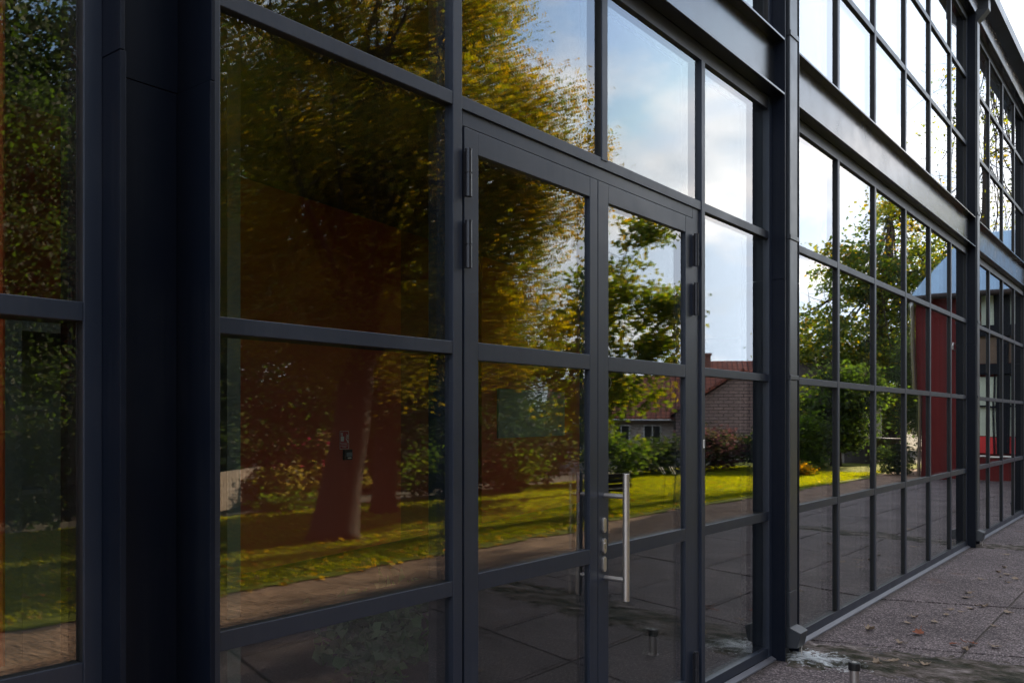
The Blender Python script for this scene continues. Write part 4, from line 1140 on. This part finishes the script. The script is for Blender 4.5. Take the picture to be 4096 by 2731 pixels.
def plant_sign(x, y, label):
    t = empty('info_sign', (x, y, 0), label, 'sign', 'info signs on the lawn', rz=-0.45)
    m = MB()
    for k in (0,):
        m.tube([(k, -0.06, -.05), (k, 0, .60)], .006, 8)
    m.build('post', M['ink'], t)
    m = MB().add([(-.06, .0, .60), (.06, .0, .60), (.06, -.07, .73), (-.06, -.07, .73), (-.06, -.008, .597), (.06, -.008, .597), (.06, -.078, .727), (-.06, -.078, .727)],
                 [(0, 1, 2, 3), (4, 7, 6, 5), (0, 4, 5, 1), (1, 5, 6, 2), (2, 6, 7, 3), (3, 7, 4, 0)])
    m.build('panel', M['white'], t)
plant_sign(13.70, -5.05, 'small tilted white info sign on thin legs nearer the bench')
plant_sign(13.80, -4.90, 'small tilted white info sign on thin legs farther from the bench')

# brick cottage with a lower tiled wing
def quad_uv(scale=1.0, ax=None):
    def fn(co, poly):
        nrm = poly.normal
        u = Vector((0, 0, 1)).cross(nrm)
        if u.length < 1e-3: u = Vector((1, 0, 0))
        u.normalize(); v = nrm.cross(u)
        return (co.dot(u), co.dot(v))
    return fn
ct = empty('brick_cottage', (37.9, -14.1, 0), 'low pinkish brick cottage with red tiled roof and chimney', 'house', rz=R(62))
def cpart(mb, name, mat, parent=None):
    return mb.build(name, mat, parent or ct, uvs=quad_uv())
m = MB()
gw, gz, ez = 2.9, 3.75, 1.75
m.prism_y([(-gw, -.1), (gw, -.1), (gw, ez), (0, gz), (-gw, ez)], -9.0, 0.0)
cpart(m, 'wall', M['brick'])
m = MB(); m.prism_y([(-gw - .25, ez - .10), (0, gz + .06), (0, gz + .20), (-gw - .25, ez + .06)], -9.2, .22); rf = cpart(m, 'roof', M['tiles'])
m = MB(); m.prism_y([(gw + .25, ez - .10), (gw + .25, ez + .06), (0, gz + .20), (0, gz + .06)], -9.2, .22); cpart(m, 'roof', M['tiles'])
m = MB().prism_x([(-3.0, 2.5), (-3.0, 2.65), (-6.6, 4.75), (-6.6, 4.6)], -2.2, 2.6); cpart(m, 'roof', M['tiles'])
m = MB().prism_x([(-10.2, 2.65), (-10.2, 2.5), (-6.6, 4.6), (-6.6, 4.75)], -2.2, 2.6); cpart(m, 'roof', M['tiles'])
m = MB().box(-1.55, -1.1, -5.6, -5.1, 2.6, 4.95).box(-1.61, -1.04, -5.66, -5.04, 4.95, 5.07); cpart(m, 'chimney', M['redbrick'])
# wing to the left: eave towards the lawn
m = MB().box(-9.2, -2.95, -7.0, -2.0, -.1, 1.62); wg = cpart(m, 'wing_wall', M['wall_pale'])
m = MB().prism_x([(-1.55, 1.42), (-1.55, 1.55), (-4.5, 3.75), (-4.5, 3.58)], -9.6, -1.0); cpart(m, 'roof', M['tiles'])
m = MB().prism_x([(-7.45, 1.55), (-7.45, 1.42), (-4.5, 3.58), (-4.5, 3.75)], -9.6, -1.0); cpart(m, 'roof', M['tiles'])
MB().tube([(-9.6, -1.50, 1.46), (-2.98, -1.50, 1.44)], .05, 8).build('gutter', M['silver'], ct)
for x in (-4.4, -5.9, -7.6):
    w = box('window', x, x + .75, -1.995, -1.97, .35, 1.15, M['ink'], ct)
    m = MB(); m.box(x - .06, x, -1.965, -1.94, .29, 1.21).box(x + .75, x + .81, -1.965, -1.94, .29, 1.21).box(x, x + .75, -1.965, -1.94, 1.15, 1.21).box(x, x + .75, -1.965, -1.94, .29, .35).box(x + .35, x + .40, -1.965, -1.94, .35, 1.15)
    m.build('frame', M['white'], w)

wh = empty('pale_house', (50.0, -13.5, 0), 'pale rendered house half hidden behind the far trees', 'house', rz=R(-60))
m = MB().prism_y([(-3, -.1), (3, -.1), (3, 2.2), (0, 4.4), (-3, 2.2)], -6, 0); m.build('wall', M['wall_pale'], wh)
for s in (-1, 1):
    m = MB().prism_y([(s * 3.3, 2.05), (0, 4.5), (0, 4.65), (s * 3.3, 2.2)][::s], -6.2, .25); m.build('roof', M['dark_shed'], wh)
for x in (-1.9, 1.1):
    box('window', x, x + .8, .002, .03, .8, 1.8, M['ink'], wh)

sh = empty('garden_shed', (33.5, -7.3, 0), 'small dark boarded shed beside the far lawn', 'shed', rz=R(-45))
MB().box(-1.0, .55, -.6, .6, -.05, .78).build('wall', M['dark_shed'], sh)
MB().prism_x([(-.68, .78), (.68, .78), (.68, .84), (-.68, .90)], -1.08, .63).build('roof', M['dark_shed'], sh)
wb = tag(MB().box(-.42, .42, -.3, .3, .0, .78).box(-.45, .45, -.33, .33, .781, .83).build('storage_box', M['wall_pale'], None, .01), 'pale box shaped bin standing right of the dark shed', 'bin')
wb.location = (34.9, -7.0, 0); wb.rotation_euler = (0, 0, R(-45))

# red building closing the court at the far end
RB = empty('red_building', (28.0, -1.6, 0), 'red boarded building with steep pale blue metal roof and zinc downpipe', 'building')
ro = Vector((28.0, -1.6, 0))
def rpart(mb, name, mat, parent=None, bevel=0.0, smooth=False, uvs=None):
    o = mb.build(name, mat, parent or RB, bevel, smooth, uvs)
    if parent is None: o.matrix_parent_inverse = Matrix.Translation(-ro)
    return o
WX = 25.5
m = MB().box(WX, 33, -3.6, -2.20, -.1, 4.95).box(WX + .12, 33, -2.20, 4, -.1, 4.95)
rpart(m, 'wall', M['redboards'])
m = MB()
ey, ez_ = -3.75, 4.93
m.add([(WX - .3, ey, ez_), (33.3, ey, ez_), (33.3, 4, ez_), (WX - .3, 4, ez_), (WX - .05, -3.35, 5.6), (33, -3.35, 5.6), (33, 4, 5.6), (WX - .05, 4, 5.6),
       (WX + .5, -2.6, 6.55), (32.3, -2.6, 6.55), (32.3, 4, 6.55), (WX + .5, 4, 6.55), (WX - .3, ey, ez_ - .06), (33.3, ey, ez_ - .06), (33.3, 4, ez_ - .06), (WX - .3, 4, ez_ - .06)],
      [(0, 1, 5, 4), (1, 2, 6, 5), (2, 3, 7, 6), (3, 0, 4, 7), (4, 5, 9, 8), (5, 6, 10, 9), (6, 7, 11, 10), (7, 4, 8, 11), (8, 9, 10, 11), (12, 15, 14, 13), (0, 12, 13, 1), (3, 15, 12, 0), (1, 13, 14, 2), (2, 14, 15, 3)])
rpart(m, 'roof', M['metalroof'])
rpart(MB().tube([(WX - .36, ey - .05, 4.84), (WX - .36, 4, 4.84)], .075, 10), 'gutter', M['dark_shed'])
rpart(MB().tube([(WX - .33, -3.62, 4.78), (WX - .3, -3.62, 4.6), (WX - .12, -3.64, 4.3), (WX - .12, -3.64, 0.02)], .05, 12, True), 'downpipe', M['silver'], None, 0, True)
rpart(MB().tube([(WX - .02, -2.7, 3.58), (WX - .18, -2.7, 3.60), (WX - .24, -2.7, 3.52), (WX - .2, -2.7, 3.44), (WX - .02, -2.7, 3.42)], .02, 8), 'lamp_bracket', M['white'])
# glazed link beside the red wall
for z0, z1, nm in ((4.05, 4.85, 'palegreen'), (3.05, 3.75, 'brown'), (1.95, 2.70, 'palegreen'), (1.15, 1.90, 'palegreen'), (0.70, 1.13, 'redbright')):
    w = rpart(MB().box(WX + .075, WX + .095, -2.16, 0.05, z0, z1), 'window', M[nm])
m = MB()
for y in (-2.18, -1.86, -1.48, -1.12, -.74, -.36):
    m.box(WX + .02, WX + .07, y - .02, y + .02, .70, 3.02)
m.box(WX + .03, WX + .075, -1.80, -1.50, .70, 4.9)
rpart(m, 'window_bars', M['steel'])
rpart(MB().box(WX - .04, WX + .07, -2.2, .06, 2.76, 3.03).box(WX - .02, WX + .07, -2.2, .06, 3.76, 4.04).box(WX, WX + .07, -2.2, .06, 1.905, 1.945), 'lintel', M['steel'])
rpart(MB().tube([(WX - .10, -2.2, .62), (WX - .10, .02, .62)], .035, 10), 'hand_rail', M['silver'])

# crust of moss and silt along the drain run: real relief on top of the slabs
from mathutils import noise as mnoise
def crust(x0, slope, y0, y1, hw, ny, nx, seed, name):
    m = MB()
    off = Vector((seed * 7.3, seed * 3.1, 0))
    for j in range(ny + 1):
        y = y0 + (y1 - y0) * j / ny
        for i in range(nx + 1):
            u = -1 + 2 * i / nx
            x = x0 - slope * y + u * hw
            p = Vector((x, y, 0)) + off
            edge = 1 - abs(u) - 0.34 - 0.42 * mnoise.noise(p * 4.0) - 0.30 * mnoise.noise(p * 11) - 0.2 * mnoise.noise(p * 27)
            big = mnoise.fractal(Vector((p.x * 11, p.y * 5, seed)), 0.9, 2.1, 5)
            rid = 1 - abs(mnoise.noise(Vector((p.x * 16, p.y * 6, seed + 4)))) * 2.2
            h = 0.004 + 0.010 * big + 0.010 * max(0, rid) * (0.4 + mnoise.noise(p * 3))
            z = min(edge * 0.05, 1) + h if edge < 0.12 else 0.006 + h
            m.v.append((x, y, max(-0.012, min(z, 0.024))))
    for j in range(ny):
        for i in range(nx):
            a = j * (nx + 1) + i
            m.f.append((a, a + nx + 1, a + nx + 2, a + 1))
    return m
def mat_crust():
    m, n, l, o = new_mat('wet_moss_and_silt')
    b = pbsdf(n, l, o, (0.03, 0.03, 0.02), 0.75, spec=0.18)
    geo = n.new('ShaderNodeNewGeometry')
    mp = N(n, 'ShaderNodeMapping'); mp.inputs['Scale'].default_value = (1.0, 0.5, 1.0); l.new(geo.outputs['Position'], mp.inputs['Vector'])
    n1 = N(n, 'ShaderNodeTexNoise'); n1.inputs['Scale'].default_value = 7; n1.inputs['Detail'].default_value = 9; n1.inputs['Roughness'].default_value = 0.72; l.new(mp.outputs[0], n1.inputs['Vector'])
    c = N(n, 'ShaderNodeValToRGB'); e = c.color_ramp.elements
    e[0].position = 0.36; e[0].color = (0.014, 0.014, 0.009, 1)
    e[1].position = 0.66; e[1].color = (0.30, 0.26, 0.25, 1)
    for p_, k in ((0.44, (0.034, 0.034, 0.020, 1)), (0.50, (0.075, 0.062, 0.050, 1)), (0.57, (0.155, 0.128, 0.118, 1))):
        x = e.new(p_); x.color = k
    l.new(n1.outputs['Fac'], c.inputs[0])
    dv = N(n, 'ShaderNodeVectorMath', operation='SUBTRACT'); dv.inputs[1].default_value = (5.79, -0.24, 0.0); l.new(geo.outputs['Position'], dv.inputs[0])
    ds = N(n, 'ShaderNodeVectorMath', operation='MULTIPLY'); ds.inputs[1].default_value = (1.0, 0.6, 0.0); l.new(dv.outputs[0], ds.inputs[0])
    dl = N(n, 'ShaderNodeVectorMath', operation='LENGTH'); l.new(ds.outputs[0], dl.inputs[0])
    nl = N(n, 'ShaderNodeTexNoise'); nl.inputs['Scale'].default_value = 22; nl.inputs['Detail'].default_value = 8; nl.inputs['Roughness'].default_value = 0.75; l.new(geo.outputs['Position'], nl.inputs['Vector'])
    la = N(n, 'ShaderNodeMath', operation='MULTIPLY_ADD'); la.inputs[1].default_value = -0.9; la.inputs[2].default_value = 0.47; l.new(nl.outputs['Fac'], la.inputs[0])
    lb = N(n, 'ShaderNodeMath', operation='ADD'); l.new(dl.outputs['Value'], lb.inputs[0]); l.new(la.outputs[0], lb.inputs[1])
    lm = N(n, 'ShaderNodeMapRange'); lm.inputs[1].default_value = 0.17; lm.inputs[2].default_value = 0.11; lm.inputs[3].default_value = 0; lm.inputs[4].default_value = 1; l.new(lb.outputs[0], lm.inputs[0])
    lc = N(n, 'ShaderNodeValToRGB'); lc.color_ramp.elements[0].position = .40; lc.color_ramp.elements[0].color = (.10, .10, .10, 1); lc.color_ramp.elements[1].position = .60; lc.color_ramp.elements[1].color = (.66, .70, .72, 1)
    l.new(n1.outputs['Fac'], lc.inputs[0])
    mx = N(n, 'ShaderNodeMixRGB'); l.new(lc.outputs[0], mx.inputs[2]); l.new(lm.outputs[0], mx.inputs[0]); l.new(c.outputs[0], mx.inputs[1]); l.new(mx.outputs[0], b.inputs['Base Color'])
    bp = N(n, 'ShaderNodeBump'); bp.inputs['Strength'].default_value = 1.0; bp.inputs['Distance'].default_value = 0.02
    l.new(n1.outputs['Fac'], bp.inputs['Height']); l.new(bp.outputs[0], b.inputs['Normal'])
    return m
M['crust'] = mat_crust()
tag(crust(5.88, 0.21, -0.02, -3.5, 0.40, 420, 90, 1, 'moss').build('moss_crust', M['crust']), 'dark wet moss and white lime crust running from the nearest downpipe shoe', 'moss', kind='stuff')
tag(crust(12.28, 0.21, -0.02, -3.5, 0.30, 200, 40, 2, 'moss').build('moss_crust', M['crust']), 'dark moss crust running from the farther downpipe shoe', 'moss', kind='stuff')

# ------------------------------------------------------------------ small things on the paving
bl = empty('ground_light', (5.26, -0.64, 0), 'short steel ground light with black cap standing on the paving', 'light')
m = MB(); m.tube([(0, 0, -.02), (0, 0, .006)], .036, 28); m.build('base_ring', M['stainless'], bl)
m = MB(); m.tube([(0, 0, .006), (0, 0, .128)], .0268, 32); m.build('post', M['stainless'], bl)
m = MB(); m.tube([(0, 0, .1285), (0, 0, .168), (0, 0, .173)], [.034, .034, .030], 32); cp = m.build('cap', M['black_cap'], bl)
m = MB(); m.tube([(0, 0, .1732), (0, 0, .1745)], .013, 20); m.build('cap_badge', M['stainless'], bl)

def dry_leaf(name, mat, seed):
    r = random.Random(seed)
    outline = []
    lobes = 7
    for k in range(28):
        a = 2 * math.pi * k / 28
        rr = 0.030 * (0.62 + 0.38 * abs(math.cos(a * lobes / 2 + .3))) * r.uniform(.85, 1.15)
        outline.append((rr * 1.25 * math.cos(a), rr * math.sin(a)))
    ph = r.uniform(0, 6); kx = r.uniform(6, 14)
    def z(x, y): return 0.006 + kx * x * x + 6 * y * y * (1 if r.random() > .5 else .4) + 0.004 * math.sin(70 * x + ph) * math.cos(60 * y)
    vs = [(0, 0, .006)] + [(x * .5, y * .5, z(x * .5, y * .5)) for x, y in outline] + [(x, y, z(x, y)) for x, y in outline]
    n_ = 28
    fs = [(0, 1 + k, 1 + (k + 1) % n_) for k in range(n_)] + [(1 + k, 1 + n_ + k, 1 + n_ + (k + 1) % n_, 1 + (k + 1) % n_) for k in range(n_)]
    m = MB().add(vs, fs)
    m.tube([(0.03, 0, .008), (.055, .006, .012), (.07, .003, .02)], .0012, 5)
    return m.build(name, mat)
L_tan = [dry_leaf('fallen_leaf', M['tan'], 3), dry_leaf('fallen_leaf', M['tan'], 9)]
L_rust = [dry_leaf('fallen_leaf', M['rust'], 5)]
tl = [(6.57, -.57), (7.25, -.45), (7.48, -.45), (7.74, -.63), (7.99, -.61), (7.94, -.70), (8.28, -.81), (8.14, -1.01), (7.57, -1.0), (9.97, -.68), (9.63, -.79), (10.15, -.71), (10.22, -.62), (9.67, -.55), (8.14, -.74), (7.42, -.61), (6.84, -.29), (8.60, -.61), (8.85, -.59), (6.04, -.66), (5.91, -.59), (5.98, -.75), (6.08, -.84), (6.85, -1.13), (6.65, -.97), (9.90, -.82), (10.60, -.62),
      (3.4, -.9), (4.2, -1.3), (11.6, -.5), (12.9, -.6), (13.4, -1.0), (9.4, -1.6), (7.0, -1.9), (11.2, -1.4)]
rl = [((6.92, -.61), 'rust red curled leaf alone in the middle of the nearest slab'), ((6.84, -.98), 'rust orange leaf lying on the long slab joint'), ((6.76, -.88), 'small rust leaf left of the slab joint')]
used = set()
for i, (x, y) in enumerate(tl):
    p = L_tan[i % 2]
    o = p if i < 2 else p.copy()
    if i >= 2: sc.collection.objects.link(o)
    o.location = (x, y, 0.003); s = random.uniform(.7, 1.25); o.scale = (s, s, s * random.uniform(.7, 1.5)); o.rotation_euler = (random.uniform(-.12, .12), random.uniform(-.12, .12), random.uniform(0, 6.28))
    tag(o, 'pale tan dry leaf scattered on the grey paving', 'leaf', 'dry leaves scattered on the paving')
for i, ((x, y), lab) in enumerate(rl):
    o = L_rust[0] if i == 0 else L_rust[0].copy()
    if i: sc.collection.objects.link(o)
    o.location = (x, y, 0.003); s = (1.35, 1.2, .9)[i]; o.scale = (s, s, s * 1.6); o.rotation_euler = (.1, -.1, i * 2.1)
    tag(o, lab, 'leaf', 'dry leaves scattered on the paving')
